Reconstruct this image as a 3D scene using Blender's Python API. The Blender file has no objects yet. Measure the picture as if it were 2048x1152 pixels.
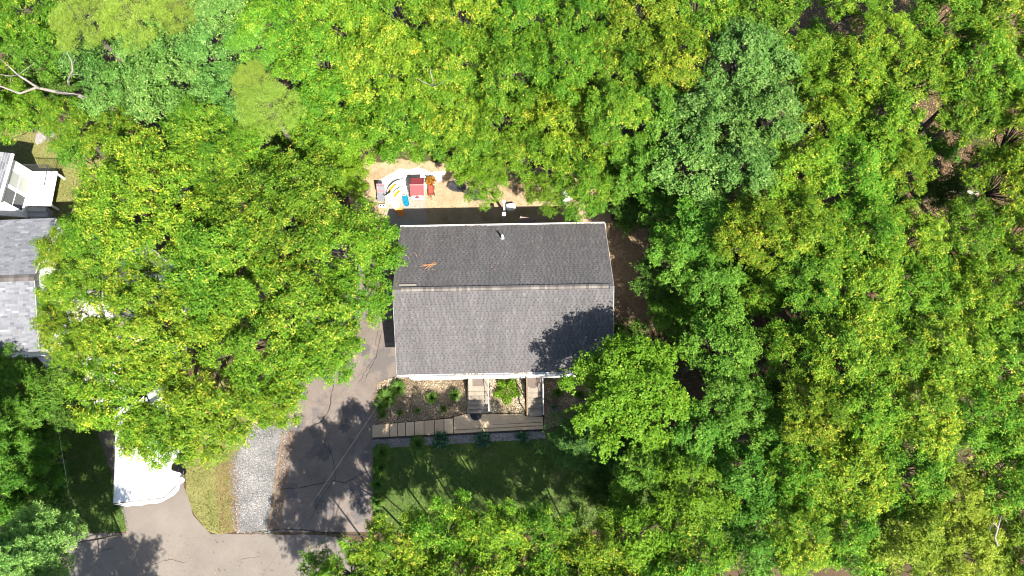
import bpy, bmesh, math, random
import numpy as np
from mathutils import Vector, Matrix

random.seed(7)
RNG = np.random.default_rng(11)
sc = bpy.context.scene
COL = sc.collection

# ------------------------------------------------------------------ camera
F = 1384.0                     # focal length in photo pixels (2048 wide)
TH = math.radians(14.5)        # pitch away from straight down, towards north
CH = 41.2                      # camera height
cam_d = bpy.data.cameras.new('camera')
cam_d.sensor_width = 36.0
cam_d.lens = 36.0 * F / 2048.0
cam_d.clip_start = 0.5
cam_d.clip_end = 2000.0
cam = bpy.data.objects.new('camera', cam_d)
cam.location = (0, 0, CH)
cam.rotation_euler = (TH, 0, 0)
COL.objects.link(cam)
sc.camera = cam

# ------------------------------------------------------------------ light
SUN = Vector((0.417, -0.71, 1.0)).normalized()
world = bpy.data.worlds.new('World')
sc.world = world
world.use_nodes = True
wn = world.node_tree
bg = wn.nodes['Background']
sky = wn.nodes.new('ShaderNodeTexSky')
sky.sky_type = 'NISHITA'
sky.sun_disc = False
sky.sun_elevation = math.asin(SUN.z)
sky.sun_rotation = math.atan2(SUN.x, SUN.y)
wn.links.new(sky.outputs[0], bg.inputs[0])
bg.inputs[1].default_value = 0.085
sd = bpy.data.lights.new('sun', 'SUN')
sd.energy = 5.0
sd.angle = math.radians(0.53)
sd.color = (1.0, 0.95, 0.86)
so = bpy.data.objects.new('sun', sd)
so.rotation_euler = SUN.to_track_quat('Z', 'Y').to_euler()
so.location = (20, -30, 60)
COL.objects.link(so)
vs = sc.view_settings
vs.view_transform = 'Standard'
vs.look = 'None'
vs.gamma = 1.0
vs.use_curve_mapping = False
vs.exposure = 1.58
sc.cycles.max_bounces = 5
sc.cycles.diffuse_bounces = 3
sc.cycles.glossy_bounces = 2
sc.cycles.transmission_bounces = 3
sc.cycles.pixel_filter_type = 'BLACKMAN_HARRIS'
sc.cycles.filter_width = 1.1
sc.cycles.use_denoising = True
sc.cycles.denoising_prefilter = 'ACCURATE'
sc.cycles.denoising_input_passes = 'RGB_ALBEDO_NORMAL'

# ------------------------------------------------------------------ helpers
def at(px, py, z=0.0):
    """photo pixel -> point of the plane at height z"""
    u = (px - 1024.0) / F
    v = (576.0 - py) / F
    d = Vector((u, v * math.cos(TH) + math.sin(TH), v * math.sin(TH) - math.cos(TH)))
    t = (z - CH) / d.z
    return Vector((d.x * t, d.y * t, z))

def tag(o, label=None, cat=None, group=None, kind=None):
    if label: o['label'] = label
    if cat: o['category'] = cat
    if group: o['group'] = group
    if kind: o['kind'] = kind
    return o

def empty(name, loc=(0, 0, 0), rz=0.0):
    o = bpy.data.objects.new(name, None)
    o.location = loc
    o.rotation_euler = (0, 0, rz)
    o.empty_display_size = 0.2
    COL.objects.link(o)
    return o

def link(name, me, parent=None, loc=None, rz=None):
    o = bpy.data.objects.new(name, me)
    COL.objects.link(o)
    if parent is not None: o.parent = parent
    if loc is not None: o.location = loc
    if rz is not None: o.rotation_euler = (0, 0, rz)
    return o

def np_mesh(name, V, Fq, mats, tone=None, midx=None, smooth=False):
    """V (n,3), Fq (m,k) all faces with k corners"""
    me = bpy.data.meshes.new(name)
    V = np.asarray(V, dtype=np.float32); Fq = np.asarray(Fq, dtype=np.int32)
    m, k = Fq.shape
    me.vertices.add(len(V)); me.vertices.foreach_set('co', V.ravel())
    me.loops.add(m * k); me.loops.foreach_set('vertex_index', Fq.ravel())
    me.polygons.add(m)
    me.polygons.foreach_set('loop_start', np.arange(0, m * k, k, dtype=np.int32))
    if midx is not None: me.polygons.foreach_set('material_index', np.asarray(midx, dtype=np.int32))
    if smooth: me.polygons.foreach_set('use_smooth', np.ones(m, dtype=bool))
    if tone is not None:
        a = me.attributes.new('tone', 'FLOAT', 'POINT')
        a.data.foreach_set('value', np.asarray(tone, dtype=np.float32))
    me.update(calc_edges=True)
    for x in (mats if isinstance(mats, (list, tuple)) else [mats]): me.materials.append(x)
    return me

class MB:
    """collects shapes, builds one mesh object"""
    def __init__(s): s.v = []; s.f = []; s.t = []
    def add(s, vs_, fs, tone=0.5):
        o = len(s.v)
        s.v += [tuple(p) for p in vs_]
        s.f += [tuple(i + o for i in f) for f in fs]
        s.t += [tone] * len(vs_)
        return s
    def box(s, x0, x1, y0, y1, z0, z1, tone=0.5, M=None):
        P = [(x0,y0,z0),(x1,y0,z0),(x1,y1,z0),(x0,y1,z0),(x0,y0,z1),(x1,y0,z1),(x1,y1,z1),(x0,y1,z1)]
        if M is not None: P = [M @ Vector(p) for p in P]
        return s.add(P, [(3,2,1,0),(4,5,6,7),(0,1,5,4),(1,2,6,5),(2,3,7,6),(3,0,4,7)], tone)
    def prism(s, pts, z0, z1, tone=0.5):
        n = len(pts)
        P = [(p[0], p[1], z0) for p in pts] + [(p[0], p[1], z1) for p in pts]
        fs = [tuple(range(n - 1, -1, -1)), tuple(range(n, 2 * n))]
        fs += [(i, (i + 1) % n, n + (i + 1) % n, n + i) for i in range(n)]
        return s.add(P, fs, tone)
    def tube(s, pts, radii, n=8, tone=0.5, cap=True):
        pts = [Vector(p) for p in pts]
        if not isinstance(radii, (list, tuple)): radii = [radii] * len(pts)
        rings = []
        for i, p in enumerate(pts):
            d = (pts[min(i + 1, len(pts) - 1)] - pts[max(i - 1, 0)])
            d = d.normalized() if d.length > 1e-9 else Vector((0, 0, 1))
            a = d.cross(Vector((0, 0, 1)))
            if a.length < 1e-3: a = d.cross(Vector((0, 1, 0)))
            a.normalize(); b = d.cross(a).normalized()
            rings.append([p + (a * math.cos(2*math.pi*k/n) + b * math.sin(2*math.pi*k/n)) * radii[i] for k in range(n)])
        P = [q for r in rings for q in r]
        fs = []
        for i in range(len(pts) - 1):
            for k in range(n):
                fs.append((i*n+k, i*n+(k+1)%n, (i+1)*n+(k+1)%n, (i+1)*n+k))
        if cap:
            fs.append(tuple(range(n-1, -1, -1))); fs.append(tuple((len(pts)-1)*n + k for k in range(n)))
        return s.add(P, fs, tone)
    def lathe(s, prof, n=16, c=(0, 0, 0), tone=0.5):
        P = []; fs = []
        for r, z in prof:
            for k in range(n):
                P.append((c[0] + r*math.cos(2*math.pi*k/n), c[1] + r*math.sin(2*math.pi*k/n), c[2] + z))
        for i in range(len(prof) - 1):
            for k in range(n):
                fs.append((i*n+k, i*n+(k+1)%n, (i+1)*n+(k+1)%n, (i+1)*n+k))
        fs.append(tuple(range(n-1, -1, -1))); fs.append(tuple((len(prof)-1)*n + k for k in range(n)))
        return s.add(P, fs, tone)
    def build(s, name, mat, parent=None, bevel=0.0, smooth=False, loc=None, rz=None):
        me = bpy.data.meshes.new(name)
        me.from_pydata(s.v, [], s.f)
        a = me.attributes.new('tone', 'FLOAT', 'POINT')
        a.data.foreach_set('value', s.t)
        me.materials.append(mat)
        bm = bmesh.new(); bm.from_mesh(me)
        if bevel > 0:
            bmesh.ops.bevel(bm, geom=[e for e in bm.edges if len(e.link_faces) == 2 and e.calc_face_angle(0) > 0.5],
                            offset=bevel, segments=2, affect='EDGES', clamp_overlap=True)
        bmesh.ops.recalc_face_normals(bm, faces=bm.faces)
        if smooth:
            for f in bm.faces: f.smooth = True
        bm.to_mesh(me); bm.free()
        return link(name, me, parent, loc, rz)

def inside(poly, X, Y):
    r = np.zeros(len(X), bool); n = len(poly)
    for i in range(n):
        x1, y1 = poly[i][0], poly[i][1]; x2, y2 = poly[(i+1) % n][0], poly[(i+1) % n][1]
        c = ((y1 > Y) != (y2 > Y))
        with np.errstate(divide='ignore', invalid='ignore'):
            xi = (x2 - x1) * (Y - y1) / (y2 - y1) + x1
        r ^= c & (X < xi)
    return r

def sample(polys, n, rng=RNG):
    out = []
    tot = []
    for p in polys:
        xs = [q[0] for q in p]; ys = [q[1] for q in p]
        tot.append((max(xs)-min(xs)) * (max(ys)-min(ys)))
    for p, a in zip(polys, tot):
        k = int(n * a / sum(tot))
        xs = [q[0] for q in p]; ys = [q[1] for q in p]
        X = rng.uniform(min(xs), max(xs), k); Y = rng.uniform(min(ys), max(ys), k)
        m = inside(p, X, Y)
        out.append(np.stack([X[m], Y[m]], 1))
    return np.concatenate(out)

def ragged(pts, step=0.35, amp=0.06, rng=random):
    out = []
    n = len(pts)
    for i in range(n):
        a = Vector(pts[i][:2]); b = Vector(pts[(i+1) % n][:2])
        k = max(1, int((b - a).length / step))
        for j in range(k):
            p = a.lerp(b, j / k)
            out.append((p.x + rng.uniform(-amp, amp), p.y + rng.uniform(-amp, amp)))
    return out

def gp(pix, z=0.0):
    return [tuple(at(x, y, z)[:2]) for x, y in pix]

def sheet(name, pts, z, mat, kind='structure', label=None, amp=0.05, parent=None):
    P = ragged(pts, amp=amp) if amp else pts
    bm = bmesh.new()
    vs_ = [bm.verts.new((p[0], p[1], z)) for p in P]
    f = bm.faces.new(vs_)
    bm.normal_update()
    if f.normal.z < 0: f.normal_flip()
    bmesh.ops.triangulate(bm, faces=bm.faces)
    me = bpy.data.meshes.new(name); bm.to_mesh(me); bm.free()
    me.materials.append(mat)
    o = link(name, me, parent)
    if kind and parent is None: o['kind'] = kind
    if label: o['label'] = label
    return o

# ------------------------------------------------------------------ materials
def nodes(name):
    m = bpy.data.materials.new(name); m.use_nodes = True
    nt = m.node_tree
    return m, nt, nt.nodes['Principled BSDF']

def ramp(nt, cols):
    r = nt.nodes.new('ShaderNodeValToRGB')
    el = r.color_ramp.elements
    while len(el) < len(cols): el.new(0.5)
    for e, (p, c) in zip(el, cols):
        e.position = p; e.color = (c[0], c[1], c[2], 1)
    return r

def noise(nt, scale, detail=4, rough=0.6, coord='Object', src=None):
    tc = nt.nodes.new('ShaderNodeTexCoord')
    n = nt.nodes.new('ShaderNodeTexNoise')
    n.inputs['Scale'].default_value = scale
    n.inputs['Detail'].default_value = detail
    n.inputs['Roughness'].default_value = rough
    nt.links.new(tc.outputs[coord], n.inputs['Vector'])
    return n

def mixc(nt, a, b, fac, mode='MIX'):
    m = nt.nodes.new('ShaderNodeMix'); m.data_type = 'RGBA'; m.blend_type = mode
    if isinstance(fac, (int, float)): m.inputs[0].default_value = fac
    else: nt.links.new(fac, m.inputs[0])
    for i, x in ((6, a), (7, b)):
        if isinstance(x, tuple): m.inputs[i].default_value = (x[0], x[1], x[2], 1)
        else: nt.links.new(x, m.inputs[i])
    return m.outputs[2]

def surf(name, c1, c2, rough=0.8, s1=1.5, s2=40.0, fine=0.25, bump=0.0, bscale=60.0, metal=0.0, patch=None, pscale=0.5, plim=(0.5, 0.65), spec=0.3):
    """two-tone surface: broad mottling c1..c2, fine grain, optional third-colour patches"""
    m, nt, b = nodes(name)
    n1 = noise(nt, s1, 5, 0.65)
    r = ramp(nt, [(0.3, c1), (0.7, c2)])
    nt.links.new(n1.outputs[0], r.inputs[0])
    col = r.outputs[0]
    if patch:
        n3 = noise(nt, pscale, 6, 0.7)
        r3 = ramp(nt, [(plim[0], (0, 0, 0)), (plim[1], (1, 1, 1))])
        nt.links.new(n3.outputs[0], r3.inputs[0])
        col = mixc(nt, col, patch, r3.outputs[0])
    n2 = noise(nt, s2, 2, 0.5)
    r2 = ramp(nt, [(0.3, (1 - fine,) * 3), (0.7, (1 + fine,) * 3)])
    nt.links.new(n2.outputs[0], r2.inputs[0])
    col = mixc(nt, col, r2.outputs[0], 1.0, 'MULTIPLY')
    nt.links.new(col, b.inputs['Base Color'])
    b.inputs['Roughness'].default_value = rough
    b.inputs['Metallic'].default_value = metal
    b.inputs['Specular IOR Level'].default_value = spec
    if bump > 0:
        nb = noise(nt, bscale, 3, 0.6)
        bp = nt.nodes.new('ShaderNodeBump'); bp.inputs['Strength'].default_value = bump; bp.inputs['Distance'].default_value = 0.02
        nt.links.new(nb.outputs[0], bp.inputs['Height']); nt.links.new(bp.outputs[0], b.inputs['Normal'])
    return m

def toned(name, cols, rough=0.8, fine=0.15, s2=60.0, spec=0.3, streak=0.0):
    """colour from the per-piece tone attribute"""
    m, nt, b = nodes(name)
    a = nt.nodes.new('ShaderNodeAttribute'); a.attribute_name = 'tone'
    r = ramp(nt, cols); nt.links.new(a.outputs['Fac'], r.inputs[0])
    n2 = noise(nt, s2, 2, 0.5)
    r2 = ramp(nt, [(0.3, (1 - fine,) * 3), (0.7, (1 + fine,) * 3)])
    nt.links.new(n2.outputs[0], r2.inputs[0])
    col = mixc(nt, r.outputs[0], r2.outputs[0], 1.0, 'MULTIPLY')
    if streak > 0:
        tc = nt.nodes.new('ShaderNodeTexCoord'); mp = nt.nodes.new('ShaderNodeMapping')
        mp.inputs['Scale'].default_value = (1.6, 0.35, 0.35)
        n3 = nt.nodes.new('ShaderNodeTexNoise'); n3.inputs['Scale'].default_value = 1.0; n3.inputs['Detail'].default_value = 6; n3.inputs['Roughness'].default_value = 0.65
        nt.links.new(tc.outputs['Object'], mp.inputs[0]); nt.links.new(mp.outputs[0], n3.inputs['Vector'])
        r3 = ramp(nt, [(0.3, (1 - streak, 1 - streak, 1 - streak)), (0.7, (1 + streak, 1 + streak*0.96, 1 + streak*0.9))])
        nt.links.new(n3.outputs[0], r3.inputs[0]); col = mixc(nt, col, r3.outputs[0], 1.0, 'MULTIPLY')
    nt.links.new(col, b.inputs['Base Color'])
    b.inputs['Roughness'].default_value = rough
    b.inputs['Specular IOR Level'].default_value = spec
    return m

def leafmat(name, cols, trans=0.35, tcol=1.3, rough=0.55, spec=0.16, vary=0.12):
    m, nt, b = nodes(name)
    a = nt.nodes.new('ShaderNodeAttribute'); a.attribute_name = 'tone'
    r = ramp(nt, cols); nt.links.new(a.outputs['Fac'], r.inputs[0])
    oi = nt.nodes.new('ShaderNodeObjectInfo')
    hs = nt.nodes.new('ShaderNodeHueSaturation')
    mr = nt.nodes.new('ShaderNodeMapRange'); mr.inputs[3].default_value = 0.496; mr.inputs[4].default_value = 0.516
    nt.links.new(oi.outputs['Random'], mr.inputs[0]); nt.links.new(mr.outputs[0], hs.inputs['Hue'])
    mv = nt.nodes.new('ShaderNodeMath'); mv.operation = 'MULTIPLY'; mv.inputs[1].default_value = 7.31
    fr = nt.nodes.new('ShaderNodeMath'); fr.operation = 'FRACT'
    nt.links.new(oi.outputs['Random'], mv.inputs[0]); nt.links.new(mv.outputs[0], fr.inputs[0])
    m2 = nt.nodes.new('ShaderNodeMapRange'); m2.inputs[3].default_value = 1 - vary; m2.inputs[4].default_value = 1 + vary
    nt.links.new(fr.outputs[0], m2.inputs[0]); nt.links.new(m2.outputs[0], hs.inputs['Value'])
    nt.links.new(r.outputs[0], hs.inputs['Color'])
    nt.links.new(hs.outputs[0], b.inputs['Base Color'])
    b.inputs['Roughness'].default_value = rough
    b.inputs['Specular IOR Level'].default_value = spec
    tr = nt.nodes.new('ShaderNodeBsdfTranslucent')
    tc = mixc(nt, hs.outputs[0], (tcol * 1.1, tcol, tcol * 0.6), 1.0, 'MULTIPLY')
    nt.links.new(tc, tr.inputs['Color'])
    ms = nt.nodes.new('ShaderNodeMixShader'); ms.inputs[0].default_value = trans
    nt.links.new(b.outputs[0], ms.inputs[1]); nt.links.new(tr.outputs[0], ms.inputs[2])
    nt.links.new(ms.outputs[0], nt.nodes['Material Output'].inputs['Surface'])
    return m

def plain(name, c, rough=0.6, metal=0.0, fine=0.08, spec=0.4):
    return surf(name, tuple(x * 0.93 for x in c), tuple(min(1, x * 1.05) for x in c), rough, 3.0, 50.0, fine, metal=metal, spec=spec)

M = {}
M['floor'] = surf('forest_floor', (0.051, 0.032, 0.019), (0.098, 0.061, 0.036), 0.95, 0.8, 22, 0.45, 0.6, 30, patch=(0.043, 0.051, 0.017), pscale=0.35)
M['asphalt_drive'] = surf('driveway_asphalt', (0.116, 0.095, 0.082), (0.176, 0.144, 0.123), 0.9, 0.7, 55, 0.22, 0.4, 90, patch=(0.102, 0.091, 0.087), pscale=0.55, plim=(0.52, 0.58))
M['asphalt_road'] = surf('road_asphalt', (0.135, 0.116, 0.100), (0.176, 0.151, 0.129), 0.9, 0.5, 55, 0.18, 0.4, 90)
M['stain'] = surf('oil_stain', (0.065, 0.058, 0.055), (0.10, 0.09, 0.084), 0.8, 3, 50, 0.25)
M['crack'] = surf('crack_filler', (0.02, 0.019, 0.018), (0.045, 0.04, 0.037), 0.9, 2, 30, 0.3)
M['sand'] = surf('sandy_soil', (0.265, 0.192, 0.112), (0.358, 0.265, 0.166), 0.95, 1.2, 35, 0.22, 0.6, 40, patch=(0.219, 0.159, 0.086), pscale=0.9)
M['pale'] = surf('pale_concrete', (0.62, 0.58, 0.52), (0.74, 0.70, 0.65), 0.85, 1.2, 40, 0.08)
M['slab'] = surf('slab_concrete', (0.238, 0.202, 0.166), (0.310, 0.270, 0.230), 0.88, 1.0, 40, 0.14, 0.2, 60)
M['walk'] = toned('walkway_concrete', [(0.0, (0.290, 0.211, 0.135)), (1.0, (0.497, 0.382, 0.254))], 0.9, 0.22, 22)
M['step'] = surf('step_concrete', (0.181, 0.151, 0.117), (0.256, 0.219, 0.175), 0.9, 1.6, 40, 0.2, 0.3, 60)
M['soil'] = surf('bed_soil', (0.150, 0.106, 0.066), (0.238, 0.172, 0.110), 0.95, 1.5, 30, 0.4, 0.5, 40)
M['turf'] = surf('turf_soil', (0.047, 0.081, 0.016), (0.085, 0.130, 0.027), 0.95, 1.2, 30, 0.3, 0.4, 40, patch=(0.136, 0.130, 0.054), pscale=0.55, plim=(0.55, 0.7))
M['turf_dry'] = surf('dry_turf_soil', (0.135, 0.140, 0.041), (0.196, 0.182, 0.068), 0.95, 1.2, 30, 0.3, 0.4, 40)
M['gravelbase'] = surf('gravel_base', (0.128, 0.116, 0.104), (0.208, 0.188, 0.168), 0.95, 1.5, 28, 0.4, 0.5, 40)
M['pebble'] = toned('pebble', [(0, (0.073, 0.058, 0.040)), (0.4, (0.218, 0.168, 0.105)), (0.75, (0.334, 0.275, 0.181)), (1, (0.494, 0.459, 0.363))], 0.85)
M['pebble_grey'] = toned('grey_pebble', [(0, (0.080, 0.080, 0.084)), (0.5, (0.208, 0.204, 0.200)), (1, (0.400, 0.384, 0.368))], 0.85)
M['litter'] = toned('leaf_litter', [(0, (0.060, 0.034, 0.017)), (0.5, (0.178, 0.102, 0.051)), (0.85, (0.306, 0.187, 0.093)), (1, (0.425, 0.289, 0.162))], 0.8)
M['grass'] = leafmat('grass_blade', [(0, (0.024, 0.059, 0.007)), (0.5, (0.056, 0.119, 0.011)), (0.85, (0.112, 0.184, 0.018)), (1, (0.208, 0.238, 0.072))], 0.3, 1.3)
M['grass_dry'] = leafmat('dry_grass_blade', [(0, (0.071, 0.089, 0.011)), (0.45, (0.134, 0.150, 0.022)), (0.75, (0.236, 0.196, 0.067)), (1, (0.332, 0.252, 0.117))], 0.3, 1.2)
M['shingle'] = toned('roof_shingle', [(0, (0.027, 0.025, 0.027)), (0.3, (0.070, 0.067, 0.068)), (0.7, (0.099, 0.093, 0.093)), (1, (0.124, 0.117, 0.116))], 0.92, 0.2, 90, 0.2, 0.16)
M['cap'] = toned('ridge_cap_shingle', [(0, (0.068, 0.060, 0.056)), (0.5, (0.128, 0.112, 0.101)), (1, (0.188, 0.169, 0.150))], 0.92, 0.18, 90, 0.2)
M['shingle_pale'] = toned('pale_roof_shingle', [(0, (0.064, 0.066, 0.074)), (0.4, (0.128, 0.131, 0.144)), (0.8, (0.173, 0.176, 0.189)), (1, (0.237, 0.237, 0.250))], 0.9, 0.15, 90, 0.2, 0.12)
M['white'] = plain('white_paint', (0.78, 0.78, 0.76), 0.5, fine=0.03)
M['siding'] = plain('white_siding', (0.74, 0.745, 0.74), 0.55, fine=0.03)
M['found'] = plain('foundation_grey', (0.288, 0.280, 0.272), 0.9)
M['glass'] = plain('window_glass', (0.02, 0.025, 0.03), 0.08, spec=0.6)
M['blind'] = plain('window_blind', (0.30, 0.31, 0.28), 0.5)
M['dark'] = plain('dark_plastic', (0.03, 0.03, 0.034), 0.7)
M['rubber'] = plain('rubber_mat', (0.014, 0.013, 0.02), 0.9)
M['brownmat'] = plain('brown_mat', (0.115, 0.088, 0.075), 0.95, fine=0.2)
M['wood'] = surf('weathered_timber', (0.136, 0.092, 0.056), (0.224, 0.160, 0.104), 0.85, 2, 40, 0.25)
M['bark'] = surf('bark', (0.056, 0.044, 0.036), (0.120, 0.100, 0.084), 0.95, 3, 25, 0.4, 0.7, 25)
M['deadwood'] = surf('dead_wood', (0.170, 0.146, 0.122), (0.272, 0.238, 0.204), 0.9, 3, 25, 0.25)
M['tarp'] = surf('white_tarp', (0.60, 0.60, 0.61), (0.76, 0.76, 0.77), 0.55, 1.4, 30, 0.05)
M['metal'] = plain('grey_metal', (0.42, 0.43, 0.44), 0.45, 0.4)
M['red'] = plain('faded_red_plastic', (0.212, 0.037, 0.042), 0.6)
M['red2'] = plain('wagon_red', (0.262, 0.060, 0.040), 0.55)
M['orange'] = plain('orange_plastic', (0.476, 0.163, 0.008), 0.6)
M['yellow'] = plain('yellow_plastic', (0.408, 0.190, 0.004), 0.6)
M['blue'] = plain('blue_plastic', (0.005, 0.169, 0.288), 0.4)
M['teal'] = plain('teal_plastic', (0.05, 0.34, 0.34), 0.5)
M['pink'] = plain('pink_cloth', (0.269, 0.132, 0.147), 0.9)
M['greycloth'] = plain('grey_cloth', (0.168, 0.172, 0.193), 0.9)
M['canvas'] = plain('brown_canvas', (0.21, 0.15, 0.125), 0.9)
M['twig'] = plain('brown_needles', (0.40, 0.19, 0.08), 0.9, fine=0.3)
M['stone'] = surf('field_stone', (0.15, 0.14, 0.13), (0.27, 0.25, 0.235), 0.9, 3, 30, 0.25, 0.5, 20)
M['wire'] = plain('cable_sheath', (0.080, 0.080, 0.085), 0.6)
# foliage: dark - mid - light - new growth
M['oak'] = leafmat('oak_leaf', [(0, (0.04, 0.115, 0.008)), (0.35, (0.085, 0.195, 0.012)), (0.65, (0.145, 0.265, 0.016)), (0.88, (0.28, 0.36, 0.026)), (1, (0.44, 0.40, 0.06))], 0.34, 1.3)
M['oakwarm'] = leafmat('warm_oak_leaf', [(0, (0.05, 0.125, 0.008)), (0.35, (0.105, 0.205, 0.012)), (0.65, (0.18, 0.28, 0.016)), (0.88, (0.36, 0.40, 0.028)), (1, (0.52, 0.42, 0.06))], 0.34, 1.3)
M['green'] = leafmat('maple_leaf', [(0, (0.04, 0.12, 0.010)), (0.4, (0.085, 0.20, 0.016)), (0.75, (0.145, 0.28, 0.028)), (1, (0.25, 0.37, 0.06))], 0.38, 1.25)
M['bluegreen'] = leafmat('cool_maple_leaf', [(0, (0.045, 0.12, 0.018)), (0.4, (0.09, 0.20, 0.032)), (0.8, (0.165, 0.29, 0.06)), (1, (0.27, 0.37, 0.11))], 0.33, 1.2)
M['bright'] = leafmat('bright_leaf', [(0, (0.075, 0.16, 0.008)), (0.4, (0.13, 0.245, 0.012)), (0.8, (0.20, 0.325, 0.02)), (1, (0.31, 0.40, 0.045))], 0.4, 1.3)
M['lime'] = leafmat('lime_leaf', [(0, (0.08, 0.14, 0.010)), (0.4, (0.17, 0.24, 0.018)), (0.8, (0.30, 0.36, 0.035)), (1, (0.46, 0.46, 0.08))], 0.36, 1.25)
M['pine'] = leafmat('pine_needle', [(0, (0.13, 0.21, 0.022)), (0.5, (0.23, 0.335, 0.04)), (1, (0.35, 0.44, 0.09))], 0.32, 1.25)
M['spruce'] = leafmat('spruce_needle', [(0, (0.070, 0.168, 0.035)), (0.5, (0.182, 0.336, 0.070)), (1, (0.392, 0.518, 0.140))], 0.25, 1.2)
M['hemlock'] = leafmat('hemlock_needle', [(0, (0.041, 0.095, 0.020)), (0.5, (0.074, 0.162, 0.034)), (1, (0.135, 0.243, 0.054))], 0.2, 1.1, spec=.15)
M['shade'] = leafmat('understory_leaf', [(0, (0.03, 0.07, 0.008)), (0.5, (0.06, 0.12, 0.014)), (1, (0.12, 0.19, 0.03))], 0.33, 1.2)
M['lily'] = leafmat('daylily_blade', [(0, (0.04, 0.095, 0.012)), (0.5, (0.075, 0.155, 0.018)), (1, (0.17, 0.24, 0.035))], 0.3, 1.2)
M['hosta'] = leafmat('hosta_leaf', [(0, (0.04, 0.11, 0.06)), (0.5, (0.075, 0.17, 0.10)), (1, (0.15, 0.25, 0.16))], 0.25, 1.1)
M['flower'] = leafmat('orange_flower', [(0, (0.245, 0.091, 0.007)), (1, (0.525, 0.231, 0.014))], 0.3, 1.1)
# ------------------------------------------------------------------ ground and paving
link('ground', np_mesh('ground', [(-250,-250,0),(250,-250,0),(250,250,0),(-250,250,0)], [(0,1,2,3)], M['floor']))['kind'] = 'structure'

road_pts = [(-120, -3.55), (-26, -3.6), (-20, -3.62), (-14, -3.66), (-10.5, -3.7), (-8.6, -4.1), (-7.9, -5.0), (-7.6, -8.0), (-7.4, -40), (-13.2, -40), (-13.4, -12.5), (-14.2, -10.6), (-15.4, -9.9), (-17, -9.7), (-120, -9.7)]
sheet('road', road_pts, 0.008, M['asphalt_road'], amp=0.04)
drive_px = [(538,1064),(552,960),(566,860),(560,760),(575,640),(610,470),(806,470),(806,750),(760,772),(748,850),(746,960),(742,1064)]
drive_pts = gp(drive_px)
driveway = sheet('driveway', drive_pts, 0.014, M['asphalt_drive'], amp=0.03)
ndrive_px = [(255,1072),(243,1010),(200,880),(150,700),(90,600),(170,560),(330,720),(372,880),(366,960),(386,1030),(424,1072)]
sheet('driveway', gp(ndrive_px), 0.014, M['asphalt_road'], amp=0.04)
sheet('concrete_pavement', gp([(60,440),(250,450),(380,560),(372,760),(345,850),(190,830),(60,700)]), 0.020, M['pale'], amp=0.05)
yard_px = [(690,330),(800,318),(950,330),(1150,340),(1215,400),(1230,470),(1225,520),(1060,520),(800,520),(745,470),(700,420)]
sheet('sand_yard', gp(yard_px), 0.006, M['sand'], amp=0.12)
sheet('concrete_pad', gp([(752,396),(757,362),(775,352),(800,338),(836,336),(862,344),(892,342),(884,360),(868,372),(850,380),(800,385),(770,392)]), 0.012, M['pale'], amp=0.06)
sheet('patio_slab', gp([(772,388),(851,378),(852,470),(768,470)]), 0.018, M['slab'], amp=0.01)
sheet('side_path', gp([(1216,440),(1300,455),(1290,560),(1310,660),(1222,690)]), 0.010, M['soil'], amp=0.15)

def strip(name, pix, w, mat, z, parent=None, jit=0.02):
    P = [Vector(gp([p])[0]) for p in pix]
    Q = []
    for i in range(len(P) - 1):
        k = max(2, int((P[i+1]-P[i]).length / 0.18))
        for j in range(k): Q.append(P[i].lerp(P[i+1], j / k) + Vector((random.gauss(0, jit), random.gauss(0, jit))))
    Q.append(P[-1])
    V = []; Fc = []
    for i, q in enumerate(Q):
        d = (Q[min(i+1, len(Q)-1)] - Q[max(i-1, 0)]).normalized(); nrm = Vector((-d.y, d.x))
        ww = w * random.uniform(0.5, 1.2) * (0.35 if i in (0, len(Q)-1) else 1)
        V += [(*(q + nrm*ww), z), (*(q - nrm*ww), z)]
        if i: Fc.append((2*i-2, 2*i-1, 2*i+1, 2*i))
    me = np_mesh(name, V, Fc, mat)
    return link(name, me, parent)

for cx_, cy_, rr_ in ((648,905,.5),(690,850,.38),(640,1010,.42),(700,985,.3),(730,700,.35),(700,640,.4)):
    c_ = at(cx_, cy_); P_ = [(c_.x + rr_*random.uniform(.55, 1.1)*math.cos(a), c_.y + rr_*1.3*random.uniform(.55, 1.1)*math.sin(a)) for a in [2*math.pi*k/22 for k in range(22)]]
    sheet('oil_stain', P_, 0.0175, M['stain'], amp=0, parent=driveway)
for pix, w in [([(560,1058),(610,1060),(655,1066),(700,1069),(735,1072)], .04),
               ([(560,978),(600,976),(640,968),(668,960),(690,966),(740,940)], .022),
               ([(622,852),(640,845),(655,828),(662,800),(668,760)], .03),
               ([(640,880),(660,900),(668,930),(672,965)], .02),
               ([(730,760),(752,715),(758,690),(763,662)], .022),
               ([(716,768),(735,735),(752,712)], .014),
               ([(760,640),(750,690)], .012),
               ([(620,1040),(640,1000),(668,960)], .014),
               ([(545,1060),(560,1058)], .05)]:
    strip('crack', pix, w, M['crack'], 0.019, driveway)
road = bpy.data.objects['road']
for pix, w in [([(180,1110),(205,1102),(228,1096)], .012), ([(300,1130),(340,1118),(372,1125)], .012), ([(480,1120),(520,1112)], .008)]:
    strip('crack', pix, w, M['crack'], 0.0125, road)

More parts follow.
